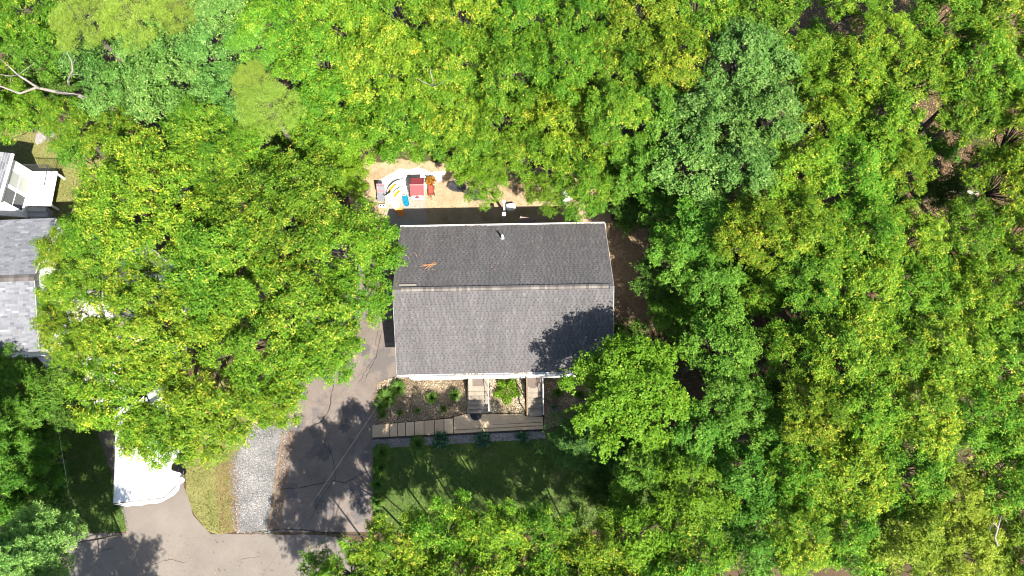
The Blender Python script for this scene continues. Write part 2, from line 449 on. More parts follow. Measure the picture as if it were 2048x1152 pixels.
def litter(name, polys, n, label, size=0.07, z=0.012):
    P = sample(polys, n); k = len(P)
    a = RNG.uniform(0, 2*np.pi, k); L = size*RNG.uniform(0.6, 1.4, k); w = L*0.5
    d = np.c_[np.cos(a), np.sin(a), RNG.normal(0, 0.25, k)]; s = np.c_[-np.sin(a), np.cos(a), RNG.normal(0, 0.25, k)]
    b = np.c_[P, z + RNG.uniform(0.005, 0.03, k)]
    V = np.stack([b - d*L[:,None]/2, b + s*w[:,None]/2, b + d*L[:,None]/2, b - s*w[:,None]/2], 1).reshape(-1, 3)
    V[:, 2] = np.maximum(V[:, 2], z)
    t = np.clip(RNG.normal(0.5, 0.25, k), 0, 1)
    me = np_mesh(name, V, np.arange(4*k).reshape(-1, 4), M['litter'], np.repeat(t, 4))
    return tag(link(name, me), label, 'leaf litter', kind='stuff')

# turf areas: soil sheet + blades
def grass(name, polys, n, h, mat, label, tone=(0.45, 0.2), z=0.01):
    P = sample(polys, n); k = len(P)
    a = RNG.uniform(0, 2*np.pi, k); hh = h * RNG.uniform(0.5, 1.25, k); w = 0.012 * RNG.uniform(0.7, 1.5, k)
    lean = hh * RNG.uniform(0.3, 1.1, k)
    base = np.c_[P, np.full(k, z)]
    s = np.c_[np.cos(a)*w, np.sin(a)*w, np.zeros(k)]
    a2 = RNG.uniform(0, 2*np.pi, k)
    tip = base + np.c_[np.cos(a2)*lean, np.sin(a2)*lean, hh]
    V = np.stack([base - s, base + s, tip], 1).reshape(-1, 3)
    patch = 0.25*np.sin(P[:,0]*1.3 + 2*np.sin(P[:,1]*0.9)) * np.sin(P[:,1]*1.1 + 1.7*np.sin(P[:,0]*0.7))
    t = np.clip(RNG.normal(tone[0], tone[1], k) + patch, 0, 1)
    me = np_mesh(name, V, np.arange(3*k).reshape(-1, 3), mat, np.repeat(t, 3))
    return tag(link(name, me), label, 'grass', kind='stuff')

lawn_px = [(746,893),(900,884),(1088,876),(1130,850),(1200,800),(1330,860),(1420,980),(1330,1050),(1180,1062),(746,1066)]
lawn = gp(lawn_px)
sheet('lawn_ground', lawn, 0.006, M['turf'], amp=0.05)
litter('leaf_litter', [lawn], 1100, 'few tan dead leaves lying on the shaded front lawn', .07, .04)
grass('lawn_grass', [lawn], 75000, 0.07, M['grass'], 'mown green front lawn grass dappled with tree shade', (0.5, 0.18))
nl = gp([(60,720),(220,740),(232,880),(246,1000),(258,1062),(110,1068),(20,1060),(20,800)])
sheet('lawn_ground', nl, 0.006, M['turf'], amp=0.06)
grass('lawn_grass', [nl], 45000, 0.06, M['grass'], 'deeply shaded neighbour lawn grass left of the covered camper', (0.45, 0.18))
isl = gp([(368,900),(372,985),(388,1030),(412,1058),(440,1068),(474,1062),(468,1000),(464,935),(500,865),(560,845),(560,780),(420,760),(375,800)])
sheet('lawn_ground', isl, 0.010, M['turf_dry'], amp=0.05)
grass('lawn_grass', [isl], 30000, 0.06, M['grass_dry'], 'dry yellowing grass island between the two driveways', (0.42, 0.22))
tl = gp([(-120,262),(60,262),(150,270),(215,330),(190,440),(60,440),(-120,430)])
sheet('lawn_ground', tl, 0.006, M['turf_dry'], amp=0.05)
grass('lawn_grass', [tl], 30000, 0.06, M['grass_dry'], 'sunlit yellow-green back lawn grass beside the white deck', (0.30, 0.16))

# gravel parking strip between island and driveway
gs = gp([(474,1062),(470,1000),(466,930),(505,860),(566,850),(556,930),(548,1000),(536,1060)])
sheet('gravel_strip', gs, 0.012, M['gravelbase'], amp=0.14)
gs2 = gp([(468,1066),(460,1000),(456,926),(498,845),(580,840),(574,930),(556,1010),(545,1066)])

OCT_V = np.array([(1,0,0),(0,1,0),(-1,0,0),(0,-1,0),(0,0,1),(0,0,-1)], float)
OCT_F = np.array([(0,1,4),(1,2,4),(2,3,4),(3,0,4),(1,0,5),(2,1,5),(3,2,5),(0,3,5)])
def pebbles(name, polys, n, size, mat, label, z=0.015, tone=(0.5, 0.22), parent=None):
    P = sample(polys, n); k = len(P)
    s = size * RNG.uniform(0.5, 1.5, k)
    a = RNG.uniform(0, 2*np.pi, k)
    sx = s * RNG.uniform(0.8, 1.4, k); sy = s; sz = s * 0.6
    X = OCT_V[None] * np.stack([sx, sy, sz], 1)[:, None]
    X = X + RNG.normal(0, 0.15, X.shape) * s[:, None, None]
    c, d = np.cos(a)[:, None], np.sin(a)[:, None]
    V = np.stack([X[..., 0]*c - X[..., 1]*d, X[..., 0]*d + X[..., 1]*c, X[..., 2]], -1)
    V += np.c_[P, z + s*0.2][:, None]
    patch = 0.18*np.sin(P[:,0]*2.1 + 2*np.sin(P[:,1]*1.7)) * np.sin(P[:,1]*2.3)
    t = np.clip(RNG.normal(tone[0], tone[1], k) + patch, 0, 1)
    Fc = (OCT_F[None] + (np.arange(k)*6)[:, None, None]).reshape(-1, 3)
    me = np_mesh(name, V.reshape(-1, 3), Fc, mat, np.repeat(t, 6))
    return tag(link(name, me, parent), label, 'gravel', kind='stuff')
pebbles('gravel', [gs, gs, gs2], 15000, 0.028, M['pebble_grey'], 'grey crushed gravel filling the strip beside the driveway', 0.016, (0.5, 0.2))

litter('leaf_litter', [gp([(1205,445),(1320,450),(1320,720),(1215,720)])], 4500, 'brown dead leaves on the shaded path right of the house', .075, .014)
litter('leaf_litter', [gp([(1560,-80),(2150,-80),(2150,520),(1760,520)])], 60000, 'brown fallen leaf litter in the upper right woodland clearings', .085)
litter('leaf_litter', [gp([(1222,420),(2200,100),(2200,1000),(1300,1000),(1222,700)])], 45000, 'brown fallen leaf litter on the woodland floor right of the house')
litter('leaf_litter', [gp([(-100,-80),(2200,-80),(2200,300),(-100,300)])], 45000, 'brown fallen leaf litter under the woods behind the house')
litter('leaf_litter', [gp([(430,930),(475,920),(482,1062),(440,1070)]), gp([(536,1062),(552,930),(575,860),(590,860),(560,1062)])], 5200, 'tan dead leaves gathered along the gravel strip edges', 0.06, 0.02)
litter('leaf_litter', [gp([(690,330),(1215,345),(1215,430),(745,430)])], 2500, 'scattered tan dead leaves on the sandy back yard', 0.06, 0.02)
litter('leaf_litter', [drive_pts, gp([(110,1068),(560,1068),(600,1180),(110,1180)])], 900, 'few loose leaves blown across the driveway and road', 0.07, 0.022)

edge = MB()
for a_, b_ in [((566,866),(557,930)), ((557,932),(549,996)), ((549,998),(537,1058))]:
    p, q = at(*a_, 0), at(*b_, 0); d = (q-p).normalized(); nn = Vector((-d.y, d.x, 0))*0.06
    edge = MB(); edge.prism([p-nn, q-nn, q+nn, p+nn], 0.0, 0.07)
    o = edge.build('edging_timber', M['wood'], bevel=0.008)
    nth = {866: 'northern', 932: 'middle', 998: 'southern'}[a_[1]]
    tag(o, nth + ' one of three brown edging timbers along the driveway gravel', 'edging timber', 'edging timbers along the driveway')

# ------------------------------------------------------------------ roof shingles
def shingle_field(name, x0, x1, run, rise, mat, sign, parent, rows, wid=(0.09, 0.22), base_tone=0.12, tones=(0.62, 0.085), seed=1, thick=0.008, gap=(0.05, 0.12)):
    """slope from the eave (y=sign*run, z=0) up to the ridge (y=0, z=rise), local to parent"""
    rng = random.Random(seed)
    sl = math.hypot(run, rise)
    ux = Vector((0, -sign*run/sl, rise/sl)); nz = Vector((0, sign*rise/sl, run/sl))
    eave = Vector((0, sign*run, 0))
    V = []; Fc = []; T = []
    def quad(a, b, c, d, t):
        o = len(V)
        V.extend([a, b, c, d]); Fc.append((o, o+1, o+2, o+3) if sign < 0 else (o+3, o+2, o+1, o)); T.extend([t]*4)
    ex = sl / rows
    P = lambda x, s, h: Vector((x, 0, 0)) + eave + ux*s + nz*h
    for r in range(rows):
        s0, s1 = r*ex, (r+1)*ex
        hb, ht = 0.014, 0.003
        tb = base_tone + rng.uniform(-0.05, 0.05)
        quad(P(x0, s0, hb), P(x1, s0, hb), P(x1, s1, ht), P(x0, s1, ht), tb + 0.38)
        quad(P(x0, s0, 0.0), P(x1, s0, 0.0), P(x1, s0, hb), P(x0, s0, hb), tb)
        x = x0 - rng.uniform(0, 0.2)
        rt = rng.uniform(-0.05, 0.05)
        while x < x1:
            w = rng.uniform(*wid); a = max(x, x0); b = min(x + w, x1)
            g = rng.uniform(*gap)
            if b - a > 0.02:
                t = min(1, max(0.25, rng.gauss(*tones) + rt))
                h0 = hb + thick
                quad(P(a, s0-0.004, h0), P(b, s0-0.004, h0), P(b, s1, ht+thick), P(a, s1, ht+thick), t)
                quad(P(a, s0-0.004, hb-0.006), P(b, s0-0.004, hb-0.006), P(b, s0-0.004, h0), P(a, s0-0.004, h0), t)
                quad(P(a, s0, hb), P(a, s0, h0), P(a, s1, ht+thick), P(a, s1, ht), t)
                quad(P(b, s0, h0), P(b, s0, hb), P(b, s1, ht), P(b, s1, ht+thick), t)
                # gap foot: darker granules, and the gap's shadow put into the colour
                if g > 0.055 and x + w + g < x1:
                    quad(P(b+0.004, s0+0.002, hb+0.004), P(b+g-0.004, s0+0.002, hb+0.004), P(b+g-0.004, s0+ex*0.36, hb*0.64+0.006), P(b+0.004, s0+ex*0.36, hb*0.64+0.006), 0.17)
            x += w + g
    me = np_mesh(name, [tuple(v) for v in V], Fc, mat, T)
    return tag(link(name, me, parent), kind='stuff')

def slope_board(name, x0, x1, run, rise, sign, thick, mat, parent, dz=-0.004):
    sl = math.hypot(run, rise)
    nz = Vector((0, sign*rise/sl, run/sl))
    a = [Vector((x0, sign*run, 0)), Vector((x1, sign*run, 0)), Vector((x1, 0, rise)), Vector((x0, 0, rise))]
    m = MB()
    P = [p + nz*dz for p in a] + [p + nz*(dz-thick) for p in a]
    m.add(P, [(0,1,2,3),(7,6,5,4),(0,1,5,4),(1,2,6,5),(2,3,7,6),(3,0,4,7)])
    return m.build(name, mat, parent)

def clap_walls(m, W, D, z0, z1, lap=0.115):
    """lap siding on a W x D rectangle"""
    n = int((z1 - z0) / lap)
    for k in range(n):
        za, zb = z0 + k*lap, min(z1, z0 + (k+1)*lap)
        o, i = 0.014, 0.002
        for (ax, ay, bx, by, nx, ny) in ((-W/2,-D/2,W/2,-D/2,0,-1),(W/2,-D/2,W/2,D/2,1,0),(W/2,D/2,-W/2,D/2,0,1),(-W/2,D/2,-W/2,-D/2,-1,0)):
            m.add([(ax+nx*o, ay+ny*o, za), (bx+nx*o, by+ny*o, za), (bx+nx*i, by+ny*i, zb), (ax+nx*i, ay+ny*i, zb),
                   (ax+nx*i, ay+ny*i, za), (bx+nx*i, by+ny*i, za)], [(0,1,2,3),(4,5,1,0)])
    return m

def gable_fill(m, W, D, z1, run, rise, lap=0.115):
    for sx in (-1, 1):
        z = 0.0
        k = D/2
        hmax = rise * (k / run)
        n = int(hmax / lap) + 1
        for i in range(n):
            a = min(i*lap, hmax); b = min((i+1)*lap, hmax)
            ya = k * (1 - a/hmax); yb = k * (1 - b/hmax)
            x = sx*W/2
            m.add([(x+sx*.014, -ya, z1+a), (x+sx*.014, ya, z1+a), (x+sx*.002, yb, z1+b), (x+sx*.002, -yb, z1+b)], [(0,1,2,3)])

def window(parent, x, y, z, w, h, ax=(1, 0), pane_mat=None, name='window'):
    """window in a wall; ax = wall direction in plan, outward normal to its right"""
    ax = Vector((ax[0], ax[1], 0)); nn = Vector((ax.y, -ax.x, 0))
    def bar(m, u0, u1, v0, v1, d0, d1):
        P = []
        for d in (d0, d1):
            for u, v in ((u0, v0), (u1, v0), (u1, v1), (u0, v1)):
                P.append(Vector((x, y, z)) + ax*u + nn*d + Vector((0, 0, v)))
        m.add(P, [(3,2,1,0),(4,5,6,7),(0,1,5,4),(1,2,6,5),(2,3,7,6),(3,0,4,7)])
    g = MB(); bar(g, -w/2+.03, w/2-.03, .03, h-.03, 0.017, 0.022)
    win = g.build(name, pane_mat or M['glass'], parent)
    f = MB()
    bar(f, -w/2-.05, -w/2+.04, -.05, h+.05, 0.016, .045); bar(f, w/2-.04, w/2+.05, -.05, h+.05, 0.016, .045)
    bar(f, -w/2+.04, w/2-.04, -.05, .04, 0.016, .045); bar(f, -w/2+.04, w/2-.04, h-.04, h+.05, 0.016, .045)
    bar(f, -w/2+.04, w/2-.04, h/2-.02, h/2+.02, 0.016, .040)
    f.build('frame', M['white'], win)
    s = MB(); bar(s, -w/2-.08, w/2+.08, -.09, -.052, 0.016, .075); s.build('sill', M['white'], win)
    return win

def gutter(parent, x0, x1, y, z, sign, w=0.16):
    m = MB()
    ya, yb = y, y + sign*w
    m.box(x0, x1, min(ya, yb), max(ya, yb), z-0.09, z-0.082)
    m.box(x0, x1, min(yb, yb+sign*0.014), max(yb, yb+sign*0.014), z-0.09, z+0.004)
    for x in (x0, x1): m.box(x-0.006, x+0.006, min(ya, yb), max(ya, yb), z-0.088, z)
    g = m.build('gutter', M['white'], parent)
    k = 1500
    X = RNG.uniform(x0, x1, k)
    dens = 0.5 + 0.5*np.sin(X*1.9 + 1.3*np.sin(X*0.8)); X = X[RNG.uniform(0, 1, k) < dens]; k = len(X)
    Y = RNG.uniform(min(ya, yb)+.01, max(ya, yb)-.005, k); Z = z - 0.075 + RNG.uniform(0, 0.075, k)
    a = RNG.uniform(0, 6.28, k); L = RNG.uniform(.02, .05, k)
    d = np.c_[np.cos(a), np.sin(a)*.6, np.zeros(k)]*L[:, None]; s = np.c_[-np.sin(a), np.cos(a)*.6, np.zeros(k)]*L[:, None]*.5
    b = np.c_[X, Y, Z]
    V = np.stack([b-d, b+s, b+d, b-s], 1).reshape(-1, 3)
    me = np_mesh('gutter_debris', V, np.arange(4*k).reshape(-1, 4), M['litter'], np.repeat(np.clip(RNG.normal(.6, .2, k), 0, 1), 4))
    tag(link('gutter_debris', me, g), kind='stuff')
    return g

# ------------------------------------------------------------------ main house
ZE, RUN, RISE, LEN = 3.2, 4.258, 2.08, 11.85
hc = at(1006.5, 576, ZE + RISE)
YAW = math.radians(1.05)
house = empty('house', (hc.x, hc.y, 0), YAW)
tag(house, 'single-storey white house with dark grey shingle roof in the middle', 'house')
HW, HD = LEN - 0.9, 2*(RUN - 0.02)
m = MB(); clap_walls(m, HW, HD, 0.55, ZE-0.02); gable_fill(m, HW, HD, ZE-0.02, RUN, RISE)
m.build('wall', M['siding'], house)
MB().box(-HW/2+.01, HW/2-.01, -HD/2+.01, HD/2-.01, 0, 0.548).build('foundation', M['found'], house)
roof = MB()
for sg in (-1, 1):
    pass
roof_o = slope_board('roof', -LEN/2, LEN/2, RUN, RISE, -1, 0.10, M['white'], house)
roof_o.location = (0, 0, ZE)
dk = slope_board('roof_deck', -LEN/2, LEN/2, RUN, RISE, 1, 0.10, M['white'], roof_o)
shingle_field('shingle_field', -LEN/2-.01, LEN/2+.01, RUN+.02, RISE+.01, M['shingle'], -1, roof_o, 33, seed=3)
shingle_field('shingle_field', -LEN/2-.01, LEN/2+.01, RUN+.02, RISE+.01, M['shingle'], 1, roof_o, 33, seed=4)
# ridge vent with cap shingles
capm = None
pit = math.atan2(RISE, RUN)
def cap_mesh(w, l, t):
    c, s = math.cos(pit), math.sin(pit)
    P = []
    for x, dz in ((0, 0.022), (l, 0.006)):
        P += [(x, -w*c, dz - w*s), (x, 0, dz), (x, w*c, dz - w*s), (x, w*c, dz - w*s - 0.02), (x, 0, dz-0.02), (x, -w*c, dz - w*s - 0.02)]
    fs = [(0,1,7,6),(1,2,8,7),(0,6,11,5),(2,3,9,8),(0,5,4,1),(1,4,3,2),(6,7,10,11),(7,8,9,10)]
    V = np.array(P)
    me = bpy.data.meshes.new('ridge_cap'); me.from_pydata(P, [], fs)
    a = me.attributes.new('tone', 'FLOAT', 'POINT'); a.data.foreach_set('value', [t]*12)
    me.materials.append(M['cap']); return me
caps = [cap_mesh(0.17, 0.175, t) for t in (0.2, 0.35, 0.5, 0.6, 0.72, 0.85)]
x = -LEN/2 + 0.45
rr = random.Random(5)
while x < LEN/2 - 0.35:
    o = link('ridge_cap', rr.choice(caps), roof_o, (x, 0, RISE + 0.055)); x += 0.148
shv = MB(); shv.box(-LEN/2+.45, LEN/2-.2, -0.14, 0.14, RISE-0.09, RISE+0.015); shv.build('ridge_vent', M['dark'], roof_o)
for xx0, xx1 in ((-LEN/2-.01, -LEN/2+.45), (LEN/2-.2, LEN/2+.01)):
    mm = MB(); c_ = 0.2*math.cos(pit); s_ = 0.2*math.sin(pit)
    mm.add([(xx0,-c_,RISE+.034-s_),(xx1,-c_,RISE+.034-s_),(xx1,0,RISE+.034),(xx0,0,RISE+.034),(xx1,c_,RISE+.034-s_),(xx0,c_,RISE+.034-s_)], [(0,1,2,3),(3,2,4,5)], 0.62)
    mm.build('ridge_cap', M['shingle'], roof_o)
mm = MB(); mm.box(-LEN/2+.32, -LEN/2+1.25, .20, .33, RISE-.115, RISE-.085, 0.95, Matrix.Rotation(0, 4, 'X')); mm.build('patch_shingle', M['cap'], roof_o)
gutter(house, -LEN/2, LEN/2, -RUN+.03, ZE-0.01, -1)
gutter(house, -LEN/2, LEN/2, RUN-.03, ZE-0.01, 1)
dsp = MB(); dsp.tube([(LEN/2+.05, RUN+.05, ZE-.06), (LEN/2+.05, RUN-.1, ZE-.25), (HW/2+.06, RUN-.2, ZE-.5), (HW/2+.06, RUN-.2, .1)], .045, 8); dsp.build('downspout', M['white'], house)
# rake boards
for sx in (-1, 1):
    for sg in (-1, 1):
        mm = MB(); sl = math.hypot(RUN, RISE)
        nz = Vector((0, sg*RISE/sl, RUN/sl)); a = Vector((sx*(LEN/2+.012), sg*RUN, ZE)); b = Vector((sx*(LEN/2+.012), 0, ZE+RISE))
        P = []
        for dx in (-.010, .012):
            P += [a+Vector((dx*sx,0,0))-nz*.006, b+Vector((dx*sx,0,0))-nz*.006, b+Vector((dx*sx,0,0))-nz*.17, a+Vector((dx*sx,0,0))-nz*.17]
        mm.add(P, [(0,1,2,3),(7,6,5,4),(0,1,5,4),(1,2,6,5),(2,3,7,6),(3,0,4,7)]); mm.build('rake_board', M['white'], house)
# vent pipe, north slope
def roofpt(px, py, lift=0.0):
    """point of the main roof seen at a photo pixel, in world space"""
    lo, hi = ZE, ZE + RISE
    Rm = Matrix.Rotation(-YAW, 3, 'Z')
    for _ in range(40):
        z = (lo + hi)/2; p = at(px, py, z); q = Rm @ (p - Vector((hc.x, hc.y, 0)))
        zr = ZE + RISE*(1 - abs(q.y)/RUN)
        if zr > z: lo = z
        else: hi = z
    return at(px, py, z) + Vector((0, 0, lift))
Rm = Matrix.Rotation(-YAW, 3, 'Z')
q = Rm @ (roofpt(1005, 477) - Vector((hc.x, hc.y, 0)))
vp = MB(); vp.lathe([(.06, -.1), (.06, .50), (.045, .50), (.045, .2)], 14, (q.x, q.y, q.z)); v_ = vp.build('vent_pipe', M['white'], house, smooth=False)
fl = MB(); fl.lathe([(.13, -.07), (.12, .03), (.08, .06), (.062, .06)], 16, (q.x, q.y, q.z)); fl.build('flashing', M['metal'], v_)
# front openings on the south wall, door sill height 0.95
def hx(px): return (Rm @ (at(px, 752, 2.0) - Vector((hc.x, hc.y, 0)))).x
ys = -HD/2 - 0.002
for px in (957, 1066):
    d = MB(); d.box(hx(px)-.45, hx(px)+.45, ys-.05, ys-.016, .97, 3.0); door = d.build('door', M['white'], house)
    d = MB(); d.box(hx(px)-.3, hx(px)+.3, ys-.056, ys-.0505, 2.1, 2.85); d.build('pane', M['glass'], door)
    d = MB(); d.tube([(hx(px)+.36, ys-.05, 1.95), (hx(px)+.36, ys-.11, 1.95), (hx(px)+.26, ys-.11, 1.95)], .014, 6); d.build('handle', M['metal'], door)
    for s in (-1, 1):
        d = MB(); d.box(hx(px)+s*.51-.055, hx(px)+s*.51+.055, ys-.06, ys-.012, .96, 3.1); d.build('trim', M['white'], door)
for px, w in ((845, 1.3), (895, 0.9), (1012, 1.2), (1107, 1.0), (1150, 1.0)):
    window(house, hx(px), ys, 1.9, w, 1.05)
for px in (930, 1090):
    l = MB(); l.box(hx(px)-.05, hx(px)+.05, ys-.12, ys-.016, 2.55, 2.75); l.tube([(hx(px), ys-.07, 2.75), (hx(px), ys-.07, 2.83)], [.06, .01], 8); l.build('wall_lamp', M['dark'], house)
for xx in (-3.6, -0.6, 2.4): window(house, xx, HD/2+.002, 1.7, 1.1, 1.1, (-1, 0))
window(house, -HW/2-.002, 1.5, 1.6, 0.9, 1.1, (0, -1)); window(house, HW/2+.002, 0.5, 1.6, 0.9, 1.1, (0, 1))
gd = MB(); gd.box(-HW/2-.05, -HW/2-.016, -2.9, -0.5, .03, 2.25); g_ = gd.build('garage_door', M['white'], house)
for k in range(4):
    p = MB(); p.box(-HW/2-.062, -HW/2-.0505, -2.84, -.56, .08+k*.55, .56+k*.55); p.build('panel', M['white'], g_)

# dead twig and leaf scraps on the roof
tw = MB()
for a_, b_, c_ in (((840,533),(853,531),(866,527)), ((850,538),(858,532),(872,524)), ((855,541),(860,534),(873,526)), ((846,529),(858,530),(870,529)), ((828,505),(833,510),(834,514))):
    tw.tube([roofpt(*a_, .03), roofpt(*b_, .06), roofpt(*c_, .04)], [.008, .02, .008], 5)
tag(tw.build('dead_twig', M['twig'], bevel=0), 'dead orange-brown pine twig lying on the north roof slope', 'twig')

# leaf scraps scattered over both slopes
V = []; T_ = []; rr = random.Random(12)
for k in range(110):
    c_ = roofpt(rr.uniform(806, 1205), rr.choice([rr.uniform(462, 560), rr.uniform(590, 735)]), .045)
    a = rr.uniform(0, 6.28); L_ = rr.uniform(.02, .055)
    d_ = Vector((math.cos(a), math.sin(a), 0))*L_; s_ = Vector((-math.sin(a), math.cos(a), 0))*L_*.5
    V += [c_-d_, c_+s_, c_+d_, c_-s_]; T_ += [rr.uniform(.3, .95)]*4
o = link('roof_litter', np_mesh('roof_litter', [tuple(v) for v in V], np.arange(len(V)).reshape(-1, 4), M['litter'], T_))
tag(o, 'scattered dead leaf scraps lying on the dark grey roof', 'leaf litter', kind='stuff')

# ------------------------------------------------------------------ front steps and walkway
def concrete_steps(xl, xr, pys, zs, ytop_px, label):
    """pys: front edges of landing and treads; zs: their top heights"""
    xm = (xl + xr)/2
    a = at(xm, ytop_px, zs[0])
    yw = hc.y - HD/2 + (a.x - hc.x)*math.sin(YAW)      # house wall
    root = empty('concrete_steps', (a.x, yw - .02, 0), YAW)
    tag(root, label, 'steps', 'front steps of the house')
    w = (at(xr, pys[0], zs[0]).x - at(xl, pys[0], zs[0]).x)/2
    y0 = 0.0
    for i, (py, z) in enumerate(zip(pys, zs)):
        y1 = at(xm, py, z).y - (yw - .02)
        MB().box(-w, w, y1, y0 - .001, 0, z).build('landing' if i == 0 else 'tread', M['step'], root, bevel=.015)
        y0 = y1
    return root, w, y0
zsL = [0.95, 0.80, 0.65, 0.50, 0.36, 0.22]
stL, wL, yL = concrete_steps(936, 976, [782, 791, 800, 809, 818, 826.5], zsL, 765, 'left concrete front steps with brown mat on the landing')
zsR = [0.95, 0.77, 0.59, 0.41, 0.23]
stR, wR, yR = concrete_steps(1054, 1083, [785, 795, 805, 815, 832], zsR, 765, 'right concrete front steps with round mat on the landing')
def rail(root, w, yb, side, mat, name, r=.022, h=.88, low=.22):
    x = side*(w+.04)
    m = MB(); m.tube([(x, -.12, .95+h), (x, -.55, .95+h), (x, yb+.1, low+h), (x, yb+.02, low+h-.08)], r, 8)
    hr = m.build(name, mat, root)
    for y, z in ((-.12, .95), (-.6, .93), ((yb-.3)/2, .6), (yb+.1, low)):
        p = MB(); p.tube([(x, y, 0.02), (x, y, z+h-.02)], r*.8, 8); p.build('post', mat, hr)
rail(stL, wL, yL, 1, M['white'], 'handrail')
rail(stR, wR, yR, 1, M['white'], 'handrail')
rail(stR, wR, yR, -1, M['wood'], 'handrail', .045)
for sd_, st_, w_, y_ in ((-1, stL, wL, yL),):
    m = MB(); m.box(-w_-.09, -w_-.003, y_, -.01, 0, .3); m.build('side_kerb', M['step'], st_, bevel=.01)

def mat_thing(name, m, mat, label): return tag(m.build(name, mat, bevel=.004), label, 'mat')
p0 = [at(x, y, .955) for x, y in ((945, 755.5), (968, 755), (968.5, 772), (945.5, 772.5))]
m = MB(); m.prism(p0, .952, .972); mat_thing('doormat', m, M['brownmat'], 'brown rectangular doormat on the landing of the left steps')
c = at(1066, 763, .955)
m = MB(); m.lathe([(.40, .002), (.40, .016), (.37, .022), (.02, .022)], 28, (c.x, c.y, .95)); mat_thing('doormat', m, M['brownmat'], 'round dark doormat on the landing of the right steps')
c = at(952, 827.5, .22); c.z = .11
pts = [(c.x + .36*math.cos(a), c.y - .38*math.sin(a)) for a in [math.pi*k/18 for k in range(19)]]
m = MB(); m.prism(pts, .123, .138); mat_thing('doormat', m, M['rubber'], 'black half-round rubber mat at the foot of the left steps')

ZW = 0.12
walk = empty('walkway', tuple(at(900, 850, 0)))
walk.location.z = 0
walk['kind'] = 'structure'
inv = Vector((-walk.location.x, -walk.location.y, 0))
def slab(pix, z1, tone, name='paving_slab', z0=0.0):
    P = [at(x, y, z1) + inv for x, y in pix]
    m = MB(); m.prism(P, z0, z1, tone); return m.build(name, M['walk'], walk, bevel=.010)
xs = [744, 778.5, 795, 811, 829, 848, 869, 888, 906.5]
top = lambda x: 850.5 - (x-744)*0.086 if x < 889 else 838
bot = lambda x: 875 - (x-744)*0.0505
rs = random.Random(3)
for i in range(8):
    a, b = xs[i], xs[i+1]
    g = 0.55
    slab([(a+g, bot(a)), (b-g, bot(b)), (b-g, top(b) if i < 7 else 837), (a+g, top(a))], 0.06 + i*0.009, rs.uniform(.3, .9))
slab([(907.4,866.8),(1086,857.8),(1086,851.6),(907.4,860.4)], ZW, .55)
slab([(960,857.0),(1086,850.8),(1086,844.8),(960,850.8)], ZW, .65)
slab([(907.4,859.6),(959.2,857.0),(959.2,850.8),(1086,844.0),(1085.5,833.5),(1050,832),(1049,828.5),(980,827.5),(934,827.5),(907.4,834)], ZW, .5)
# dark strip painted in for the shadowed gap south of the walk
m = MB()
P = [at(x, y, .0) + inv for x, y in ((744,879.5),(1088,861.5),(1088,859.5),(744,877.5))]
m.prism(P, 0, .02); m.build('edge_shadow_strip', M['dark'], walk)

# planting beds
bedL = gp([(757,764),(795,752),(826,757),(933,756),(934,826),(906,833),(870,838),(748,850),(746,800)])
bedC = gp([(979,757),(1050,755),(1049,828),(981,826)])
bedR = gp([(1086,755),(1165,752),(1190,790),(1160,826),(1122,850),(1088,858)])
bedS = gp([(744,880),(1088,862),(1092,877),(744,897)])
for nm, pl in (('planting_bed', bedL), ('planting_bed', bedC), ('planting_bed', bedR)):
    sheet(nm, pl, 0.02, M['soil'], amp=0.03)
sheet('gravel_border', bedS, 0.02, M['gravelbase'], amp=0.03)
pebbles('gravel', [bedL], 9000, 0.032, M['pebble'], 'brown and tan pebbles in the bed left of the front steps', .026, (0.42, 0.22))
pebbles('gravel', [bedC], 3600, 0.032, M['pebble'], 'tan pebbles in the small bed between the two front steps', .026, (0.62, 0.22))
pebbles('gravel', [bedR], 5200, 0.032, M['pebble'], 'brown pebbles in the curved bed right of the front steps', .026, (0.42, 0.22))
pebbles('gravel', [bedS], 6000, 0.026, M['pebble_grey'], 'grey gravel strip between the walkway and the lawn', .024, (0.5, 0.2))

def strap_plant(name, p, r, h, n, mat, label, cat, w=.014, seed=0, group=None, z=.02):
    rng = np.random.default_rng(seed); k = n
    a = rng.uniform(0, 2*np.pi, k); L = r*rng.uniform(.6, 1.15, k); H = h*rng.uniform(.6, 1.1, k)
    d = np.c_[np.cos(a), np.sin(a), np.zeros(k)]; s = np.c_[-np.sin(a), np.cos(a), np.zeros(k)]*w
    b = d*(rng.uniform(0, .25, k)*r)[:, None]
    m1 = b + d*(L*.5)[:, None] + np.c_[np.zeros((k, 2)), H]
    t1 = b + d*L[:, None] + np.c_[np.zeros((k, 2)), H*.45]
    V = np.stack([b-s, b+s, m1+s*1.2, m1-s*1.2, t1], 1)
    V = V.reshape(-1, 3)
    i0 = (np.arange(k)*5)[:, None]
    Fc = np.concatenate([i0 + np.array([[0, 1, 2]]), i0 + np.array([[0, 2, 3]]), i0 + np.array([[3, 2, 4]])])
    me = np_mesh(name, V, Fc, mat, np.repeat(np.clip(rng.normal(.55, .25, k), 0, 1), 5))
    o = link(name, me, None, (p.x, p.y, z)); return tag(o, label, cat, group)
S = strap_plant
